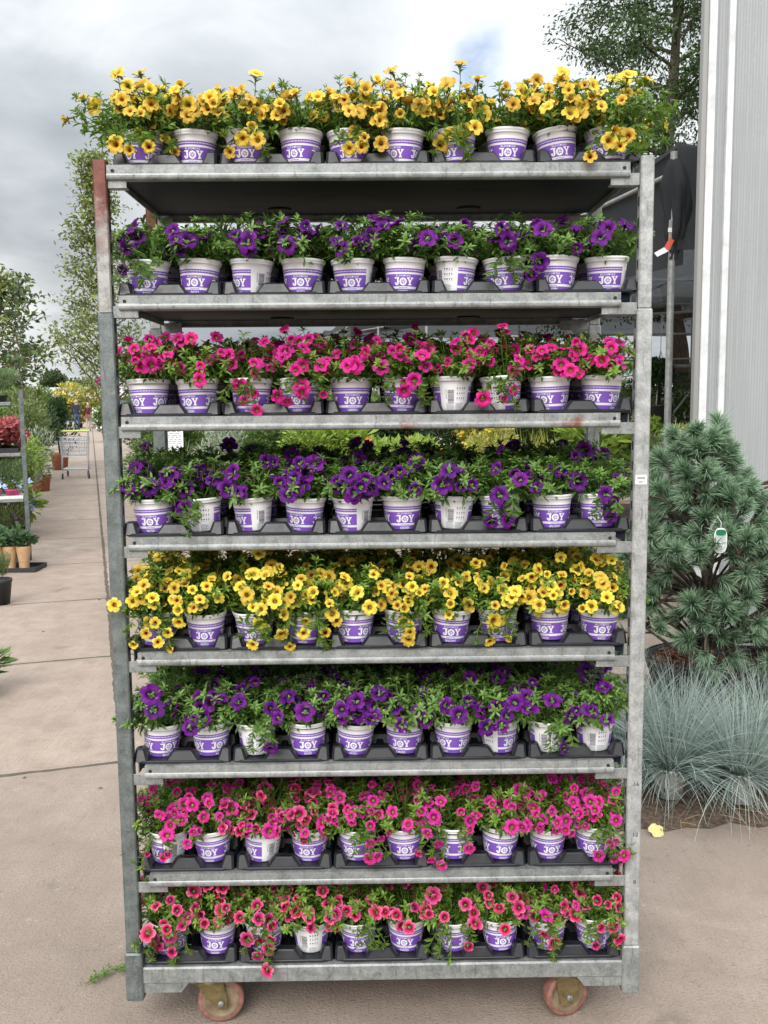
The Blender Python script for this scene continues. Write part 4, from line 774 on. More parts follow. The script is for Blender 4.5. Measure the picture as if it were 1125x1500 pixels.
b = MB(); b.box(1.882, 5.2, WY-.004, WY+.06, 0, .039, 0); b.build('sill', M['grey_frame'], gh)
b = MB(); b.box(3.68, 6.4, WY+4.2, WY+4.24, .04, 2.75); b.build('back_wall', mat('dark_wall_sheet', (.085, .095, .09), .8), gh)
gs = thing('staging', 'dim plant staging inside greenhouse, seen through the ribbed wall', 'bench', (3.9, 4.6, 0)); b = MB(); b.box(-1.2, 1.4, -.35, .35, .80, .84); b.build('bench_top', M['wood'], gs)
for xx in (-1.1, 1.3):
    for yy in (-.3, .3): b = MB(); b.box(xx-.02, xx+.02, yy-.02, yy+.02, 0, .80); b.build('leg', M['grey_frame'], gs)

# ------------------------------------------------------------------ shade house of black cloth on steel poles
sh = thing('shade_house', 'large shade house of black cloth on grey steel poles behind the trolley', 'shade house', (0, 0, 0))
def clothmat():
    m = mat('black_shade_cloth', (.060, .063, .068), .85, spec=.2); nt = m.node_tree; b = nt.nodes['Principled BSDF']
    tp = nt.nodes.new('ShaderNodeBsdfTransparent'); tr = nt.nodes.new('ShaderNodeBsdfTranslucent'); tr.inputs[0].default_value = (.075, .08, .085, 1)
    m1 = nt.nodes.new('ShaderNodeMixShader'); m1.inputs[0].default_value = .5; nt.links.new(b.outputs[0], m1.inputs[1]); nt.links.new(tr.outputs[0], m1.inputs[2])
    m2 = nt.nodes.new('ShaderNodeMixShader'); m2.inputs[0].default_value = .055; nt.links.new(m1.outputs[0], m2.inputs[1]); nt.links.new(tp.outputs[0], m2.inputs[2]); nt.links.new(m2.outputs[0], nt.nodes['Material Output'].inputs[0]); return m
M['cloth'] = clothmat()
RZ = 3.66
def roofpt(u, v):                            # u across, v back
    y = 5.5+v*23; xl = 2.42-v*4.4; x = xl+u*(14-xl)
    return (x, y, RZ-.10*math.sin(math.pi*((v*8) % 1))-.06*math.sin(math.pi*((u*5) % 1)))
nu, nv = 30, 48; b = MB(); b.add([roofpt(i/nu, j/nv) for j in range(nv+1) for i in range(nu+1)], [(j*(nu+1)+i, j*(nu+1)+i+1, (j+1)*(nu+1)+i+1, (j+1)*(nu+1)+i) for j in range(nv) for i in range(nu)], 0, .5, True); b.build('roof_cloth', M['cloth'], sh)
def hang(p0, p1, d0, d1, n=26, m=8, sag=.05, fold=.05, seed=0):
    g = np.random.default_rng(seed); ph = g.uniform(0, 6, 4); mb = MB(); v = []; p0 = np.array(p0); p1 = np.array(p1); dr_ = norm(p1-p0); nn = np.array([dr_[1], -dr_[0], 0])
    for j in range(m+1):
        for i in range(n+1):
            u = i/n; f = j/m; q = p0+(p1-p0)*u; dep = d0+(d1-d0)*u+sag*math.sin(math.pi*u); q = q+nn*(.04+fold*f*(math.sin(9*u+ph[0]+2*f)+.5*math.sin(23*u+ph[1]))); q[2] -= f*dep+.02*math.sin(14*u+ph[2])*f; v.append(tuple(q))
    mb.add(v, [(j*(n+1)+i, j*(n+1)+i+1, (j+1)*(n+1)+i+1, (j+1)*(n+1)+i) for j in range(m) for i in range(n)], 0, .5, True); return mb
hang((2.42, 5.5, RZ), (-.55, 20.9, RZ-.03), .95, .45, 60, 8, .05, .05, 3).build('side_valance', M['cloth'], sh)
hang((2.42, 5.5, RZ+.01), (4.4, 5.6, RZ-.22), .85, .10, 40, 8, .04, .05, 4).build('front_valance', M['cloth'], sh)
b = MB(); gq = np.random.default_rng(5)                       # the cloth gathered and tied round the corner pole
n, m = 26, 22; v = []
for j in range(m+1):
    f = j/m; r = (.075+.20*math.sin(math.pi*min(1, f*1.15))**2*(1-f*.6)) if f < .78 else .055+.02*math.sin(f*40)
    r = (.05+.11*(f/.25)**.5) if f < .25 else (.16-.06*((f-.25)/.5) if f < .75 else .10-.045*min(1, (f-.75)/.08)+.012*math.sin(f*50))
    for i in range(n):
        a = 6.2832*i/n; k = r*(1+.26*math.sin(4*a+f*4)+.16*math.sin(9*a-f*6)+.08*math.sin(17*a+f*11)); v.append((2.40+.03*math.sin(f*3)+k*math.cos(a)*.62, 5.46+k*math.sin(a)*.6, RZ-.12-f*.78))
b.add(v, [(j*n+i, j*n+(i+1) % n, (j+1)*n+(i+1) % n, (j+1)*n+i) for j in range(m) for i in range(n)], 0, .5, True); b.build('gathered_cloth', M['cloth'], sh)
M['pole'] = steel('pole_steel', (.20, .205, .20), (.40, .41, .40))
def pole(p0, p1, r, name='pole'): b = MB(); b.tube([p0, p1], r, 10); b.build(name, M['pole'], sh)
for (x, y) in ((2.40, 5.46), (1.63, 9.5), (.87, 13.5), (.10, 17.5), (-.66, 21.5), (6.6, 5.6), (5.6, 9.5), (4.9, 13.5), (4.2, 17.5), (3.6, 21.5), (9.4, 13.5), (8.4, 17.5), (7.9, 21.5)): pole((x, y, 0), (x, y, RZ-.06), .028)
for y in (9.5, 13.5, 17.5, 21.5): pole((2.42-(y-5.5)/23*4.4, y, RZ-.10), (11, y, RZ-.10), .022, 'rail')
pole((2.42, 5.60, RZ-.20), (-1.9, 28.5, RZ-.20), .020, 'rail'); pole((6.6, 5.6, RZ-.06), (2.4, 28.5, RZ-.06), .022, 'rail')
pole((1.95, 6.4, 3.15), (6.6, 6.4, 3.15), .024, 'rail'); pole((1.9, 8.0, 2.50), (7.2, 8.0, 2.74), .014, 'rail'); pole((1.63, 9.5, 2.05), (7, 9.5, 2.02), .020, 'rail'); pole((1.63, 9.5, 2.42), (7, 9.5, 2.45), .014, 'rail')
pole((1.63, 9.5, 2.0), (3.8, 9.5, .5), .012, 'brace'); pole((3.2, 9.5, .8), (4.6, 9.5, 2.6), .012, 'brace'); pole((.87, 13.5, 2.2), (6.0, 13.5, 2.3), .014, 'rail'); pole((1.2, 12.0, 2.9), (-.66, 21.5, 3.3), .014, 'rail')
rb = MB()                                                        # paper tag and red ribbon tied to the corner pole
rb.box(-.045, .045, -.004, .002, .0, .055, 0, 0, (0, .05, 0)); rb.box(-.03, .035, .0, .03, -.10, .16, 1, .006)
rb.add([(-.02, -.01, -.06), (.03, -.012, -.10), (-.04, -.02, -.24), (-.09, -.01, -.19)], [(0, 1, 2, 3)], 2); rb.add([(-.04, -.02, -.24), (-.09, -.01, -.19), (-.20, -.01, -.26), (-.17, -.03, -.31)], [(0, 1, 2, 3)], 0)
o = link('ribbon_tag', rb.mesh('ribbon_tag', [M['print_white'], mat('grey_tape', (.30, .29, .26), .7), mat('red_tape', (.60, .09, .05), .6)]), None, (2.385, 5.42, 2.97)); o.scale = (.7, .7, .62); tag(o, 'white tag and red tape tied round the shade house corner pole', 'ribbon')

# ------------------------------------------------------------------ plants on benches behind the trolley
def bench(label, x0, x1, y0, y1, z):
    t = thing('display_bench', label, 'bench', ((x0+x1)/2, (y0+y1)/2, 0), 0, 'plant benches behind the trolley'); hx, hy = (x1-x0)/2, (y1-y0)/2
    b = MB(); b.box(-hx, hx, -hy, hy, z-.04, z, 0, .004); b.build('bench_top', M['wood'], t)
    for sx_ in (-1, 1):
        for sy_ in (-1, 1): b = MB(); b.box(sx_*(hx-.06)-.03, sx_*(hx-.06)+.03, sy_*(hy-.06)-.03, sy_*(hy-.06)+.03, 0, z-.0405); b.build('leg', M['wood'], t)
bench('grey board bench of mixed shrubs seen below the third shelf', -1.75, .55, 5.0, 6.6, .80)
bench('grey board bench of hostas and yellow plants seen past the right post', .75, 3.3, 5.7, 7.4, .80)
bench('far board bench of green and gold plants in the shade house', .4, 4.6, 9.9, 11.6, .75)
def potted(name, label, cat, x, y, z, me, pr=.10, ph=.16, pm='black_pot', group=None, rz=0.0, sc=1.0, scz=1.0):
    t = thing(name, label, cat, (x, y, z), 0, group); b = MB(); pot_shape(b, pr, ph); b.build('pot', M[pm], t)
    o = link('foliage', me, t, (0, 0, ph*.85)); o.rotation_euler = (0, 0, rz); o.scale = (sc, sc, scz); return t
BM = {
 'box': bush_mesh(501, .20, .20, .42, 5200, .028, .017, 'box_leaf', lumps=1), 'hosta': bush_mesh(502, .30, .30, .46, 420, .15, .075, 'lime_leaf', .5), 'hosta_green': bush_mesh(503, .26, .26, .42, 420, .13, .065, 'mid_leaf', .5),
 'lime': bush_mesh(504, .28, .28, .50, 2400, .055, .022, 'lime_leaf'), 'mid': bush_mesh(505, .30, .30, .55, 2400, .055, .024, 'mid_leaf'), 'dark': bush_mesh(506, .34, .34, .70, 2800, .06, .028, 'dark_leaf'),
 'olive': bush_mesh(507, .34, .34, .75, 2600, .06, .018, 'olive_leaf'), 'silver': bush_mesh(508, .26, .26, .5, 2400, .05, .012, 'silver_leaf', .9), 'heather': bush_mesh(509, .22, .2, .24, 3600, .040, .007, 'heather_leaf', 1.2),
 'heuchera': bush_mesh(510, .20, .18, .24, 620, .065, .06, 'red_leaf', .5), 'orange': bush_mesh(511, .22, .22, .40, 900, .07, .05, 'lime_leaf', mats=None, flow=(36, .045)) if False else None}
BM['orange'] = bush_mesh(511, .22, .22, .40, 900, .07, .05, 'lime_leaf', mats=[M['lime_leaf'], M['orange_bloom']], flow=(40, .045))
BM['yellow'] = bush_mesh(512, .26, .26, .42, 1500, .05, .025, 'yellow_leaf', mats=[M['yellow_leaf'], M['yellow_bloom']], flow=(30, .035))
BM['blue'] = bush_mesh(513, .30, .30, .50, 600, .12, .07, 'lime_leaf', mats=[M['lime_leaf'], M['blue_bloom']], flow=(60, .075))
BM['lav'] = bush_mesh(514, .24, .22, .40, 2200, .06, .008, 'olive_leaf', 1.6, mats=[M['olive_leaf'], M['purple_bloom']], flow=(60, .02))
BM['white'] = bush_mesh(515, .26, .26, .50, 1500, .06, .03, 'mid_leaf', mats=[M['mid_leaf'], M['white_bloom']], flow=(40, .05))
BM['cream'] = grass_mesh(516, 520, .42, .2, .0035, 'cream_grass', 1.5); BM['lush'] = grass_mesh(517, 420, .46, .2, .005, 'yellow_leaf', 1.0)
BM['tall'] = bush_mesh(518, .55, .5, 1.5, 5200, .085, .030, 'olive_leaf', .5, lumps=12); BM['tall_green'] = bush_mesh(519, .55, .5, 1.6, 5200, .085, .036, 'mid_leaf', .4, lumps=12); BM['tall_dark'] = bush_mesh(520, .6, .5, 1.7, 5200, .085, .04, 'dark_leaf', .4, lumps=12)
BM['gold'] = bush_mesh(521, .5, .4, .9, 2600, .08, .04, 'yellow_leaf', mats=[M['yellow_leaf'], M['yellow_bloom']], flow=(120, .06))
BM['tall_lime'] = bush_mesh(523, .55, .5, 1.35, 4200, .085, .034, 'lime_leaf', .5, lumps=12); BM['tall_silver'] = bush_mesh(522, .5, .5, 1.2, 4200, .09, .014, 'silver_leaf', 1.0, lumps=10)
GB = 'plants on the benches behind the trolley'
for a in (('ornamental_grass', 'cream feathery grass in left gap below the third shelf', 'grass', -1.58, 5.35, .8, 'cream'), ('ornamental_grass', 'pale cream grass left of the clipped box ball', 'grass', -1.32, 5.4, .8, 'cream'),
          ('shrub', 'mid green shrub between the cream grasses', 'shrub', -1.02, 6.35, .8, 'mid'), ('shrub', 'silvery spiky shrub just left of the clipped box ball', 'shrub', -1.40, 6.15, .8, 'silver'),
          ('box_ball', 'round clipped dark green box ball behind dark violet petunias', 'topiary', -1.0, 5.7, .86, 'box'), ('shrub', 'lime green leafy shrub right of the box ball', 'shrub', -.50, 5.6, .8, 'lime'), ('hosta', 'variegated pale leafed plant behind the middle of trolley', 'plant', -.22, 5.85, .8, 'hosta'),
          ('begonia', 'lime leafed plant with orange blooms behind the trolley centre', 'flower', .05, 5.35, .8, 'orange'), ('begonia', 'orange flowered plant right of the other orange one', 'flower', .33, 5.6, .8, 'orange'), ('shrub', 'dark green shrub behind the orange blooms', 'shrub', .2, 6.25, .8, 'dark'), ('shrub', 'olive shrub standing behind the box ball', 'shrub', -.75, 6.3, .8, 'olive'),
          ('ornamental_grass', 'yellow green grass left of the bench post', 'grass', .98, 6.1, .8, 'lush'), ('ornamental_grass', 'yellow green grass at the middle of right bench', 'grass', 1.32, 6.1, .8, 'lush'), ('shrub', 'golden shrub among the yellow grasses', 'shrub', 1.15, 6.8, .8, 'yellow'), ('ornamental_grass', 'yellow green grass beside the trolley back post', 'grass', 1.62, 6.3, .8, 'lush'),
          ('hosta', 'broad lime hosta beside the trolley right post', 'plant', 1.92, 6.0, .8, 'hosta'), ('hosta', 'broad green hosta behind the lime one', 'plant', 2.2, 6.5, .8, 'hosta_green'), ('lavender', 'purple flowered bush seen between trolley post and pole', 'flower', 2.62, 6.3, .8, 'lav'), ('shrub', 'golden leafed shrub seen beside the pole', 'shrub', 2.95, 6.6, .8, 'yellow'), ('shrub', 'lime shrub by the greenhouse corner', 'shrub', 2.72, 6.95, .8, 'lime'),
          ('shrub', 'dark shrub deep in the shade house, left', 'shrub', .8, 10.6, .75, 'dark'), ('shrub', 'gold shrub deep in the shade house', 'shrub', 1.4, 10.5, .75, 'gold'), ('shrub', 'green shrub deep in the shade house, centre', 'shrub', 2.0, 10.7, .75, 'tall_green'), ('shrub', 'white flowered bush deep in the shade house beside greenhouse', 'shrub', 4.05, 10.4, 1.05, 'white'), ('shrub', 'olive bush deep in the shade house, right', 'shrub', 3.3, 10.6, .75, 'olive'), ('shrub', 'dark bush in the shade house behind the pole', 'shrub', 2.7, 10.9, .75, 'dark')):
    potted(*a[:6], BM[a[6]], group=GB, rz=rnd.uniform(0, 6))
hb = potted('hanging_basket', 'blue flowered basket plant hanging in the shade house by the pole', 'hanging basket', 3.15, 8.2, 1.42, BM['dark'], .17, .16, 'black_pot', sc=.9, scz=.75)
b = MB(); 
for q in range(3): b.tube([(.16*math.cos(q*2.1), .16*math.sin(q*2.1), .16), (0, 0, .75), (0, 0, 1.05)], .004, 4)
b.build('hanger', M['wire'], hb)
sg = thing('price_sign', 'white price sign with grey print on a stake, left gap below third shelf', 'sign', (-1.545, 4.85, 0)); b = MB(); b.box(-.010, .010, .003, .012, 0, 1.36); b.build('stake', M['grey_plastic'], sg)
b = MB(); b.box(-.095, .095, -.003, .003, 1.30, 1.46, 0, .001); gq = random.Random(2)
for r_ in range(9):
    x = -.08
    while x < .07: l = gq.uniform(.012, .04); b.box(x, min(x+l, .08), -.0042, -.0032, 1.318+r_*.0155, 1.325+r_*.0155, 1); x += l+.009
b.build('board', [M['print_white'], M['ink2']], sg)
for i, (x, y, k, sc, lab) in enumerate(((-2.6, 9.8, 'tall_green', 1.0, 'tall green shrub right of the path, nearest the trolley'), (-3.0, 11.6, 'tall', 1.0, 'tall olive shrub right of the path'), (-3.5, 13.4, 'tall_dark', .95, 'dark shrub right of the path'), (-4.3, 16.2, 'tall', 1.0, 'olive shrub farther along the right of the path'), (-5.0, 19.5, 'tall_green', 1.0, 'green shrub right of the path beyond the cart'), (-6.6, 25, 'tall_silver', 1.1, 'silvery shrub right of the path near the walkers'), (-8.2, 31, 'tall_green', 1.2, 'green shrub at far right of the path'), (-1.4, 9.6, 'tall_dark', 1.0, 'dark tall shrub behind the bench, left'), (-.5, 10.2, 'tall_green', 1.0, 'green tall shrub behind the bench, centre'), (-1.9, 12.6, 'tall_silver', 1.3, 'tall silver shrub behind the benches'), (-.2, 14, 'tall', 1.1, 'olive tall shrub in the shade house back row'), (1.4, 15.5, 'tall_dark', 1.1, 'dark tall shrub in the shade house back row'), (3.2, 16, 'tall_green', 1.1, 'green tall shrub in the shade house back row'), (5.2, 16, 'tall_dark', 1.1, 'dark tall shrub at right end of the back row'), (4.4, 13, 'tall', 1.0, 'olive tall shrub behind the white bush'), (-2.6, 17, 'tall_dark', 1.15, 'dark tall shrub well behind the trolley'), (-1.0, 20, 'tall_green', 1.2, 'green tall shrub far behind the trolley'), (1.0, 23, 'tall_dark', 1.3, 'dark far shrub at the back of the shade house'))):
    potted('potted_shrub', lab, 'shrub', x, y, 0, BM[k], .20, .28, 'black_pot' if i % 3 else 'terracotta', 'tall potted shrubs beyond the trolley', rnd.uniform(0, 6), sc, sc*rnd.uniform(.85, 1.05))

# ------------------------------------------------------------------ left of the path
LPX, LPY, LPA = -3.572, 7.35, R(20)              # right front post of the small trolley, and how it is turned
def lpos(x, y): return (LPX+x*math.cos(LPA)-y*math.sin(LPA), LPY+x*math.sin(LPA)+y*math.cos(LPA))
lp = thing('plant_trolley', 'smaller plant trolley at left edge carrying heather, heuchera and pink pots', 'trolley', (LPX, LPY, 0), LPA)
for (x, y) in ((0, .5), (0, 0), (-1.3, .5), (-1.3, 0)): b = MB(); b.box(x-.022, x+.022, y-.017, y+.017, .06, 1.80, 0, .003); b.build('post', M['steel_post'], lp)
for z in (1.68, 1.165, .70, .20): b = MB(); b.box(-1.275, -.028 if z != 1.68 else -.10, -.0, .50, z-.035, z, 0, .004); b.build('shelf', M['steel_light'], lp)
for x in (-1.2, -.1):
    for y in (.06, .44): b = MB(); b.lathe([(0, -.018), (.05, -.018), (.06, -.01), (.06, .01), (.05, .018), (0, .018)], 20, (x, y, .06), 0, axis='y'); b.box(x-.02, x+.02, y-.024, y-.019, .05, .165, 0); b.build('caster', M['grey_plastic'], lp)
def tray_box(label, x, y, z, w_, d_, pm='black_pot', h=.05, rz=0.0):
    b = MB(); b.box(-w_/2, w_/2, -d_/2, -d_/2+.006, 0, h, 0); b.box(-w_/2, w_/2, d_/2-.006, d_/2, 0, h, 0); b.box(-w_/2, -w_/2+.006, -d_/2+.006, d_/2-.006, 0, h, 0); b.box(w_/2-.006, w_/2, -d_/2+.006, d_/2-.006, 0, h, 0); b.box(-w_/2+.006, w_/2-.006, -d_/2+.006, d_/2-.006, 0, .006, 0)
    o = link('plant_tray', b.mesh('plant_tray', M[pm]), None, (x, y, z)); o.rotation_euler = (0, 0, rz); tag(o, label, 'tray')
for i, (x, y, d) in enumerate(((-.22, .22, 'rightmost'), (-.50, .20, 'left'))): potted('heather', f'soft green heather on top of the small trolley, {d}', 'plant', *lpos(x, y), 1.68, BM['heather'], .10, .07, 'black_pot', 'heathers on the small trolley', i*2.)
tray_box('black tray of red heuchera on the small trolley', *lpos(-.38, .22), 1.165, .66, .36, rz=LPA)
for i, (x, y, d) in enumerate(((-.08, .14, 'rightmost, leaves past the post'), (-.26, .10, 'second from right'), (-.18, .32, 'behind the right pair'), (-.46, .14, 'at the left end'))): potted('heuchera', f'red leafed heuchera in the tray on the small trolley, {d}', 'plant', *lpos(x, y), 1.172, BM['heuchera'], .06, .07, 'black_pot', 'heucheras on the small trolley', i*1.3, .95)
for i, (x, d) in enumerate(((-.13, 'rightmost'), (-.31, 'second from right'), (-.49, 'left'))): potted('lavender', f'green bushy plant in bright pink pot on the small trolley, {d}', 'plant', *lpos(x, .12), .712, BM['heather'], .075, .075, 'pink_pot', 'pink pots on the small trolley', i*1.7, .75, 1.25)
tray_box('white tray of pink pots on the small trolley', *lpos(-.32, .14), .7005, .58, .24, 'white_plastic', .03, LPA)
potted('lavender', 'purple tinged lavender on the small trolley bottom shelf', 'plant', *lpos(-.2, .25), .20, BM['lav'], .10, .10, 'black_pot', None, 0, 1, 1.0)
tray_box('black tray of paper wrapped plants standing on the concrete', -3.66, 7.13, .001, .56, .34, 'black_pot', .045)
IRIS = bush_mesh(530, .08, .08, .26, 90, .075, .05, 'iris_leaf', .6, mats=[M['iris_leaf'], M['purple_bloom']], flow=(10, .014))
for i, (x, d) in enumerate(((-3.785, 'left'), (-3.65, 'middle'), (-3.515, 'right'))):
    t = thing('wrapped_plant', f'leafy plant in a brown kraft paper sleeve, {d} of three in the black tray', 'plant', (x, 7.04, .008), 0, 'paper wrapped plants'); b = MB()
    b.lathe([(.048, 0), (.050, .09), (.051, .10), (.062, .16), (.076, .25)], 18); b.lathe([(.0492, .02), (.0515, .10), (.054, .108), (.051, .115)], 18, (0, 0, 0), 0); b.build('paper_sleeve', M['kraft'], t)
    o = link('foliage', IRIS, t, (0, 0, .15)); o.rotation_euler = (0, 0, i*1.1); o.scale = (1.15, 1.15, 1.15)
potted('potted_plant', 'small leafy plant in a plain black pot at left edge', 'potted plant', -3.17, 5.5, 0, BM['lav'], .115, .21, 'black_pot', None, 1., .45, .6)
low = potted('leafy_plant', 'low broad leafed plant reaching in at left edge of the path', 'plant', -2.30, 2.95, 0, BM['hosta_green'], .10, .10, 'black_pot', None, 2., .66, .42)
for i, (x, y, k, sc, pm_, lab) in enumerate(((-3.95, 9.3, 'blue', 1.0, 'black_pot', 'blue flowered hydrangea beside the small trolley'), (-4.55, 10.4, 'lime', 1.5, 'black_pot', 'lime shrub behind the small trolley, low'), (-4.9, 9.8, 'tall_lime', .8, 'black_pot', 'bright lime shrub behind the small trolley'), (-4.75, 11.4, 'tall_silver', .85, 'black_pot', 'silver leafed shrub left of the path'), (-5.35, 12.6, 'tall_green', .9, 'black_pot', 'green shrub left of the path behind the silver one'), (-5.5, 13.6, 'tall', .92, 'black_pot', 'olive shrub left of the path, middle of the row'), (-6.35, 15.7, 'tall_dark', .85, 'terracotta', 'dark conical shrub in a terracotta pot left of the cart'), (-6.7, 14.2, 'tall', 1.1, 'black_pot', 'tall olive shrub behind the row at left'), (-7.3, 16.5, 'tall_green', 1.1, 'black_pot', 'tall green shrub in the row behind the cart'), (-8.3, 19.0, 'tall_dark', 1.1, 'black_pot', 'dark shrub in the row, level with the cart'), (-8.9, 22, 'tall', 1.2, 'black_pot', 'olive shrub in the row beyond the cart'), (-10.2, 26, 'tall_silver', 1.2, 'black_pot', 'silver shrub far along the left of the path'), (-11.8, 31, 'tall_green', 1.25, 'black_pot', 'green shrub far along left of the path'), (-13.8, 37, 'tall', 1.3, 'black_pot', 'olive shrub at far end of the left row'), (-19.9, 59, 'gold', 2.7, 'black_pot', 'yellow flowering shrub far off above the walkers'), (-17.9, 60, 'gold', 2.4, 'black_pot', 'smaller yellow shrub right of the big yellow one'), (-5.6, 10.8, 'lime', 1.9, 'black_pot', 'tall lime shrub behind the small trolley'), (-11.2, 38, 'white', 2.2, 'black_pot', 'white flowered shrub right of the walkers'))):
    x = (-.349*(y+2.35)-.46*sc if y < 15.5 else min(x, -5.85-.31*(y-15.5)-.42*sc)) if y < 40 and k != 'white' else x
    potted('potted_shrub', lab, 'shrub', x, y, 0, BM[k], .19, .30, pm_, 'potted shrubs along the left of the path', rnd.uniform(0, 6), sc, sc)
potted('terracotta_pot', 'small shrub in a terracotta pot right beside the cart', 'potted plant', -7.85, 21.4, 0, BM['dark'], .22, .42, 'terracotta', None, 0, 1.2, 2.0)
for i, (x, y, k, sc, lab) in enumerate(((-20.8, 58, 'tall_green', 1.3, 'green shrub at the far end of path, leftmost'), (-19.2, 60, 'gold', 1.5, 'gold shrub at the far end of path, left of the man'), (-17.6, 61, 'tall', 1.1, 'olive shrub at the far end of path, beyond the walkers'), (-16.2, 60, 'white', 2.2, 'white flowered shrub at the far end of path'), (-14.6, 57, 'tall_green', 1.2, 'green shrub at the far end of path, right of the woman'), (-13.4, 50, 'white', 2.4, 'pale flowered shrub right of the woman'))):
    potted('potted_shrub', lab, 'shrub', x, y, 0, BM[k], .2, .3, 'black_pot', 'shrubs at the far end of the path', rnd.uniform(0, 6), sc, sc)
link_h = bush_mesh(540, 9, 2.0, 2.2, 9000, .30, .14, 'far_leaf', .3, lumps=40, name='hedge'); tag(link('hedge', link_h, None, (-22, 40, 0)), 'long mixed hedge closing off the nursery left of the walkers', 'hedge')
tag(link('hedge', bush_mesh(541, 16, 2.5, 2.6, 11000, .35, .18, 'far_leaf', .3, lumps=60, name='hedge'), None, (4, 44, 0)), 'long dark hedge far behind the trolley and shade house', 'hedge')
fg = thing('glasshouse', 'long low glasshouse with pale roof far off at the end of the path', 'greenhouse', (-26, 84, 0)); b = MB(); b.box(-7.5, 10, -3, 3, 0, 2.05); b.build('wall', mat('far_glass', (.12, .16, .17), .4), fg)
b = MB(); b.add([(-7.8, -3.3, 2.0), (10.3, -3.3, 2.0), (10.3, 3.3, 2.0), (-7.8, 3.3, 2.0), (-7.8, 0, 3.0), (10.3, 0, 3.0)], [(0, 1, 5, 4), (2, 3, 4, 5), (0, 4, 3), (1, 2, 5), (3, 2, 1, 0)]); b.build('roof', mat('pale_roof', (.40, .36, .35), .7), fg)

# ------------------------------------------------------------------ shopping cart
ct = thing('shopping_cart', 'empty wire shopping cart with yellow green handle left standing on the path', 'cart', (-6.66, 18.9, 0), R(14)); ct.scale = (1.1, 1.05, 1.05)
def wire(mb, pts, r=.004): mb.tube(pts, r*1.55, 5)
b = MB(); q0 = [(-.29, -.42), (.29, -.42), (.25, .42), (-.25, .42)]
def ring(z, sh_): return [(x*sh_, y*sh_+(.03 if z > .8 else 0), z) for x, y in q0]
for z in (.46, .54, .62, .70, .78, .86): r_ = ring(z, .84+.16*(z-.46)/.40); wire(b, r_+[r_[0]], .006 if z in (.46, .86) else .0038)
lo, hi = ring(.46, .84), ring(.86, 1.0)
for k in range(4):
    for s_ in range(12): u = s_/12; wire(b, [tuple(np.array(lo[k])*(1-u)+np.array(lo[(k+1) % 4])*u), tuple(np.array(hi[k])*(1-u)+np.array(hi[(k+1) % 4])*u)], .0034)
for s_ in range(13): u = s_/12; wire(b, [tuple(np.array(lo[0])*(1-u)+np.array(lo[1])*u), tuple(np.array(lo[3])*(1-u)+np.array(lo[2])*u)], .0034)
b.build('basket', M['wire'], ct)
b = MB()
for s_ in (-1, 1): wire(b, [(s_*.27, -.50, 1.0), (s_*.27, -.44, .80), (s_*.245, -.36, .44), (s_*.25, -.42, .20), (s_*.22, .40, .18)], .012)
wire(b, [(-.22, .40, .18), (.22, .40, .18)], .012); wire(b, [(-.25, -.40, .21), (.25, -.40, .21)], .010); b.build('frame', M['wire'], ct)
b = MB(); b.tube([(-.29, -.50, 1.0), (.29, -.50, 1.0)], .020, 10); b.build('handle', mat('lime_handle', (.50, .58, .12), .4), ct)
b = MB(); 
for s_ in range(7): wire(b, [(-.2+.4*s_/6, -.30, .80), (-.2+.4*s_/6, -.40, .62)], .004)
wire(b, [(-.22, -.30, .80), (.22, -.30, .80)], .006); b.build('child_seat', M['wire'], ct)
for (x, y) in ((-.25, -.42), (.25, -.42), (-.2, .38), (.2, .38)):
    b = MB(); b.lathe([(0, -.016), (.052, -.016), (.062, -.010), (.062, .010), (.052, .016), (0, .016)], 20, (x, y, .063), 0, axis='x'); b.box(x-.022, x-.017, y-.02, y+.02, .055, .19, 1); b.box(x+.017, x+.022, y-.02, y+.02, .055, .19, 1); b.build('wheel', [M['black_pot'], M['wire']], ct)

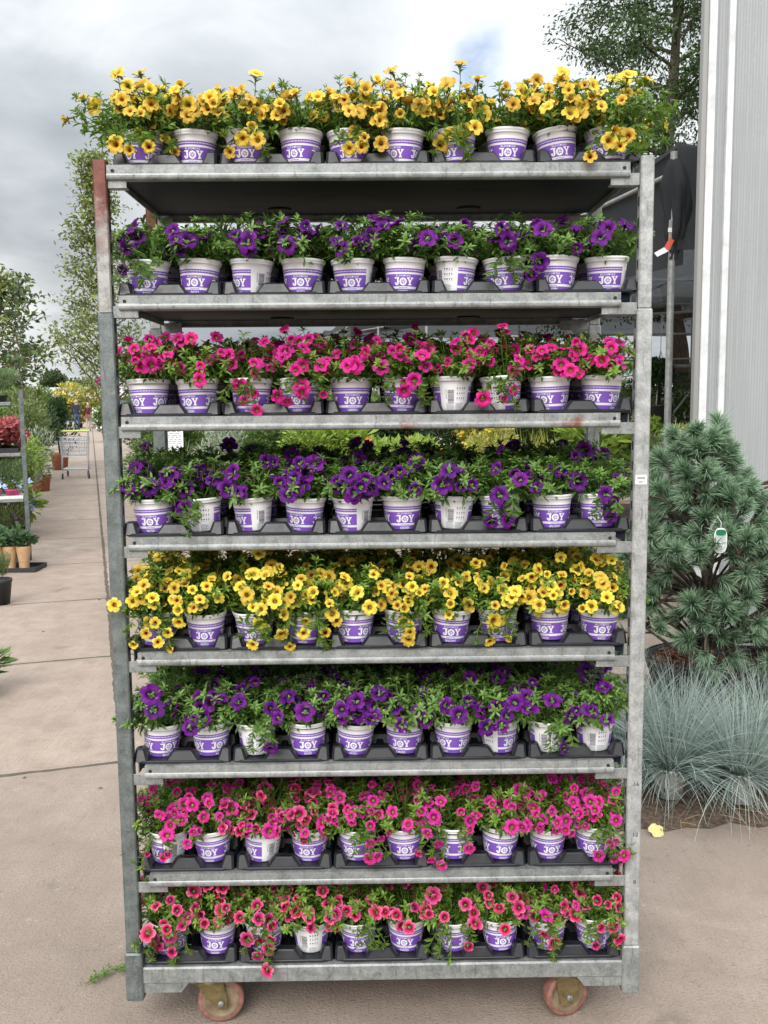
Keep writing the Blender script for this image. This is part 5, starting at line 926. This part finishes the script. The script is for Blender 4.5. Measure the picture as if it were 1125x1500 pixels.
# ------------------------------------------------------------------ two walkers seen from behind
M['skin'] = mat('skin', (.52, .30, .22), .55); M['hair_grey'] = mat('grey_hair', (.36, .31, .28), .8); M['hair_fair'] = mat('fair_hair', (.50, .32, .24), .7)
M['navy'] = mat('navy_jumper', (.018, .026, .06), .9); M['jeans'] = mat('blue_jeans', (.045, .075, .14), .9); M['maroon'] = mat('maroon_jacket', (.075, .012, .022), .9); M['pale_trousers'] = mat('pale_trousers', (.42, .34, .28), .9); M['shoe'] = mat('dark_shoe', (.03, .025, .02), .6); M['bag'] = mat('tan_bag', (.20, .085, .04), .6)
def person(label, x, y, rz, h, top, low, hair, slim, longhair):
    k = h/1.75; w_ = .92 if slim else 1.0
    J = {}; V = []; Rr = []; E = []
    def j(n, p, r, par=None):
        J[n] = len(V); V.append((p[0]*w_*k, p[1]*k, p[2]*k)); Rr.append(r*k*(w_ if r > .05 else 1))
        if par: E.append((J[par], J[n]))
    j('pelvis', (0, 0, .93), .145); j('waist', (0, 0, 1.08), .125, 'pelvis'); j('chest', (0, .01, 1.28), .150, 'waist'); j('neckb', (0, .0, 1.45), .075, 'chest'); j('neck', (0, .01, 1.52), .055, 'neckb'); j('head', (0, .02, 1.60), .085, 'neck'); j('crown', (0, .015, 1.68), .085, 'head')
    for s, sd_ in (('L', -1), ('R', 1)):
        st_ = .10*sd_
        j('sh'+s, (.17*sd_, 0, 1.41), .065, 'neckb'); j('el'+s, (.235*sd_, -.02-.03*sd_, 1.14), .048, 'sh'+s); j('wr'+s, (.245*sd_, .05-.05*sd_, .90), .032, 'el'+s); j('pa'+s, (.245*sd_, .065-.05*sd_, .83), .030, 'wr'+s)
        for q, (fx, fl) in enumerate(((-.024, .062), (-.008, .075), (.008, .07), (.022, .055))): j('f%d'%q+s, (.245*sd_, .065+fx-.05*sd_, .79), .010, 'pa'+s); j('g%d'%q+s, (.24*sd_, .072+fx-.05*sd_, .79-fl), .008, 'f%d'%q+s)
        j('t'+s, (.235*sd_, .105-.05*sd_, .815), .010, 'pa'+s); j('u'+s, (.23*sd_, .118-.05*sd_, .785), .008, 't'+s)
        j('hip'+s, (.09*sd_, 0, .86), .098, 'pelvis'); j('kn'+s, (.10*sd_, .02+st_*.5, .48), .066, 'hip'+s); j('an'+s, (.10*sd_, st_, .09), .045, 'kn'+s); j('to'+s, (.11*sd_, st_+.15, .035), .036, 'an'+s)
    me = bpy.data.meshes.new('person'); me.from_pydata(V, E, []); o = bpy.data.objects.new('person', me); COL.objects.link(o)
    sk = o.modifiers.new('s', 'SKIN'); 
    if not me.skin_vertices: me.attributes  # layer is made by the modifier below
    lay = me.skin_vertices[0] if len(me.skin_vertices) else None
    if lay is None:
        bm_ = __import__('bmesh').new(); bm_.from_mesh(me); bm_.verts.layers.skin.verify(); bm_.to_mesh(me); bm_.free(); lay = me.skin_vertices[0]
    for i, r in enumerate(Rr): lay.data[i].radius = (r, r*(.72 if r > .09 and r < .16 else 1)); lay.data[i].use_root = (i == 0)
    sb = o.modifiers.new('b', 'SUBSURF'); sb.levels = 2; sb.render_levels = 2
    dg = bpy.context.evaluated_depsgraph_get(); m2 = bpy.data.meshes.new_from_object(o.evaluated_get(dg)); o.modifiers.clear(); o.data = m2; bpy.data.meshes.remove(me)
    m2.materials.clear()
    for mm in (top, low, M['skin'], M['shoe']): m2.materials.append(mm)
    for p in m2.polygons:
        c = p.center/k; hand = abs(c.x)/w_ > .17 and c.z < .90
        p.material_index = 2 if (c.z > 1.50 or hand) else (3 if c.z < .09 else (1 if c.z < .93 else 0)); p.use_smooth = True
    o.location = (x, y, 0); o.rotation_euler = (0, 0, rz); tag(o, label, 'person')
    hm = MB(); pr = [(0.0, .125), (.05, .112), (.083, .07), (.097, .0), (.092, -.05)]+([(.10, -.12), (.085, -.20), (.0, -.21)] if longhair else [(.06, -.085), (0, -.09)]); hm.lathe(pr, 16, (0, -.012*k, 1.655*k)); hm.build('hair', M[hair], o)
    fm_ = MB(); yy = .108*k                                       # face, turned away from the camera
    for s in (-1, 1): fm_.lathe([(0, .0), (.008, .002), (.012, .006)], 8, (s*.032*k, yy, 1.645*k), 0, axis='y'); fm_.lathe([(.004, -.012), (.022, -.008), (.026, 0), (.018, .008)], 8, (s*.094*k, .02*k, 1.635*k), 1, axis='x')
    fm_.tube([(0, yy-.005, 1.645*k), (0, yy+.022, 1.608*k), (0, yy, 1.602*k)], [.008, .014, .008], 6, 1); fm_.tube([(-.024*k, yy-.006, 1.575*k), (0, yy+.004, 1.572*k), (.024*k, yy-.006, 1.575*k)], .006, 5, 2)
    fm_.build('face', [M['ink'], M['skin'], M['pink_bloom']], o); return o
rzp = R(17)
person('man walking away along the path in navy jumper and blue jeans', -17.35, 53.5, rzp, 1.80, M['navy'], M['jeans'], 'hair_grey', False, False)
pw = person('woman walking away in maroon jacket with a tan shoulder bag', -16.3, 52.2, rzp, 1.62, M['maroon'], M['pale_trousers'], 'hair_fair', True, True)
bg_ = thing('shoulder_bag', 'tan leather shoulder bag worn by the woman in maroon', 'bag', (-16.25, 52.02, .86), rzp); b = MB(); b.box(-.16, .16, -.10, -.02, -.10, .10, 0, .02); b.build('body', M['bag'], bg_); b = MB(); b.tube([(-.14, -.05, .10), (-.06, -.13, .36), (.10, -.10, .60)], .012, 6); b.build('strap', M['bag'], bg_)

# ------------------------------------------------------------------ small things on the concrete
sp = MB(); gq = np.random.default_rng(15); P = []; D = []
for k in range(90): f = gq.random(); P.append((-.055+.11*f+gq.normal(0, .008), -.045+.085*f+gq.normal(0, .012), .004+abs(gq.normal(0, .008)))); D.append((gq.normal(.6, .6), gq.normal(.5, .6), gq.normal(.15, .3)))
quad_batch(sp, P, D, np.tile([0, 0, 1.], (90, 1)), gq.uniform(.012, .028, 90), gq.uniform(.004, .007, 90), gq.uniform(.2, .8, 90)); sp.tube([(-.06, -.05, .005), (0, .01, .008), (.06, .045, .006)], .0015, 4, 0, True, .5)
tag(link('fallen_sprig', sp.mesh('fallen_sprig', M['leaf']), None, (-.80, .27, .002)), 'green leafy sprig lying on concrete left of the trolley', 'sprig')
lf = MB()
for k in range(70):
    x = gq.uniform(-2.8, 1.4); y = gq.uniform(-.2, 6); s_ = gq.uniform(.006, .018); a = gq.uniform(0, 6.28); lf.add([(x+s_*math.cos(a), y+s_*math.sin(a), .004), (x-s_*.5*math.sin(a), y+s_*.5*math.cos(a), .007), (x-s_*math.cos(a), y-s_*math.sin(a), .003), (x+s_*.5*math.sin(a), y-s_*.5*math.cos(a), .008)], [(0, 1, 2, 3)], 0)
tag(lf.build('leaf_litter', mat('dead_leaf', (.10, .06, .035), .9)), 'tiny dead leaves and specks scattered on the concrete', 'litter', None, 'stuff')
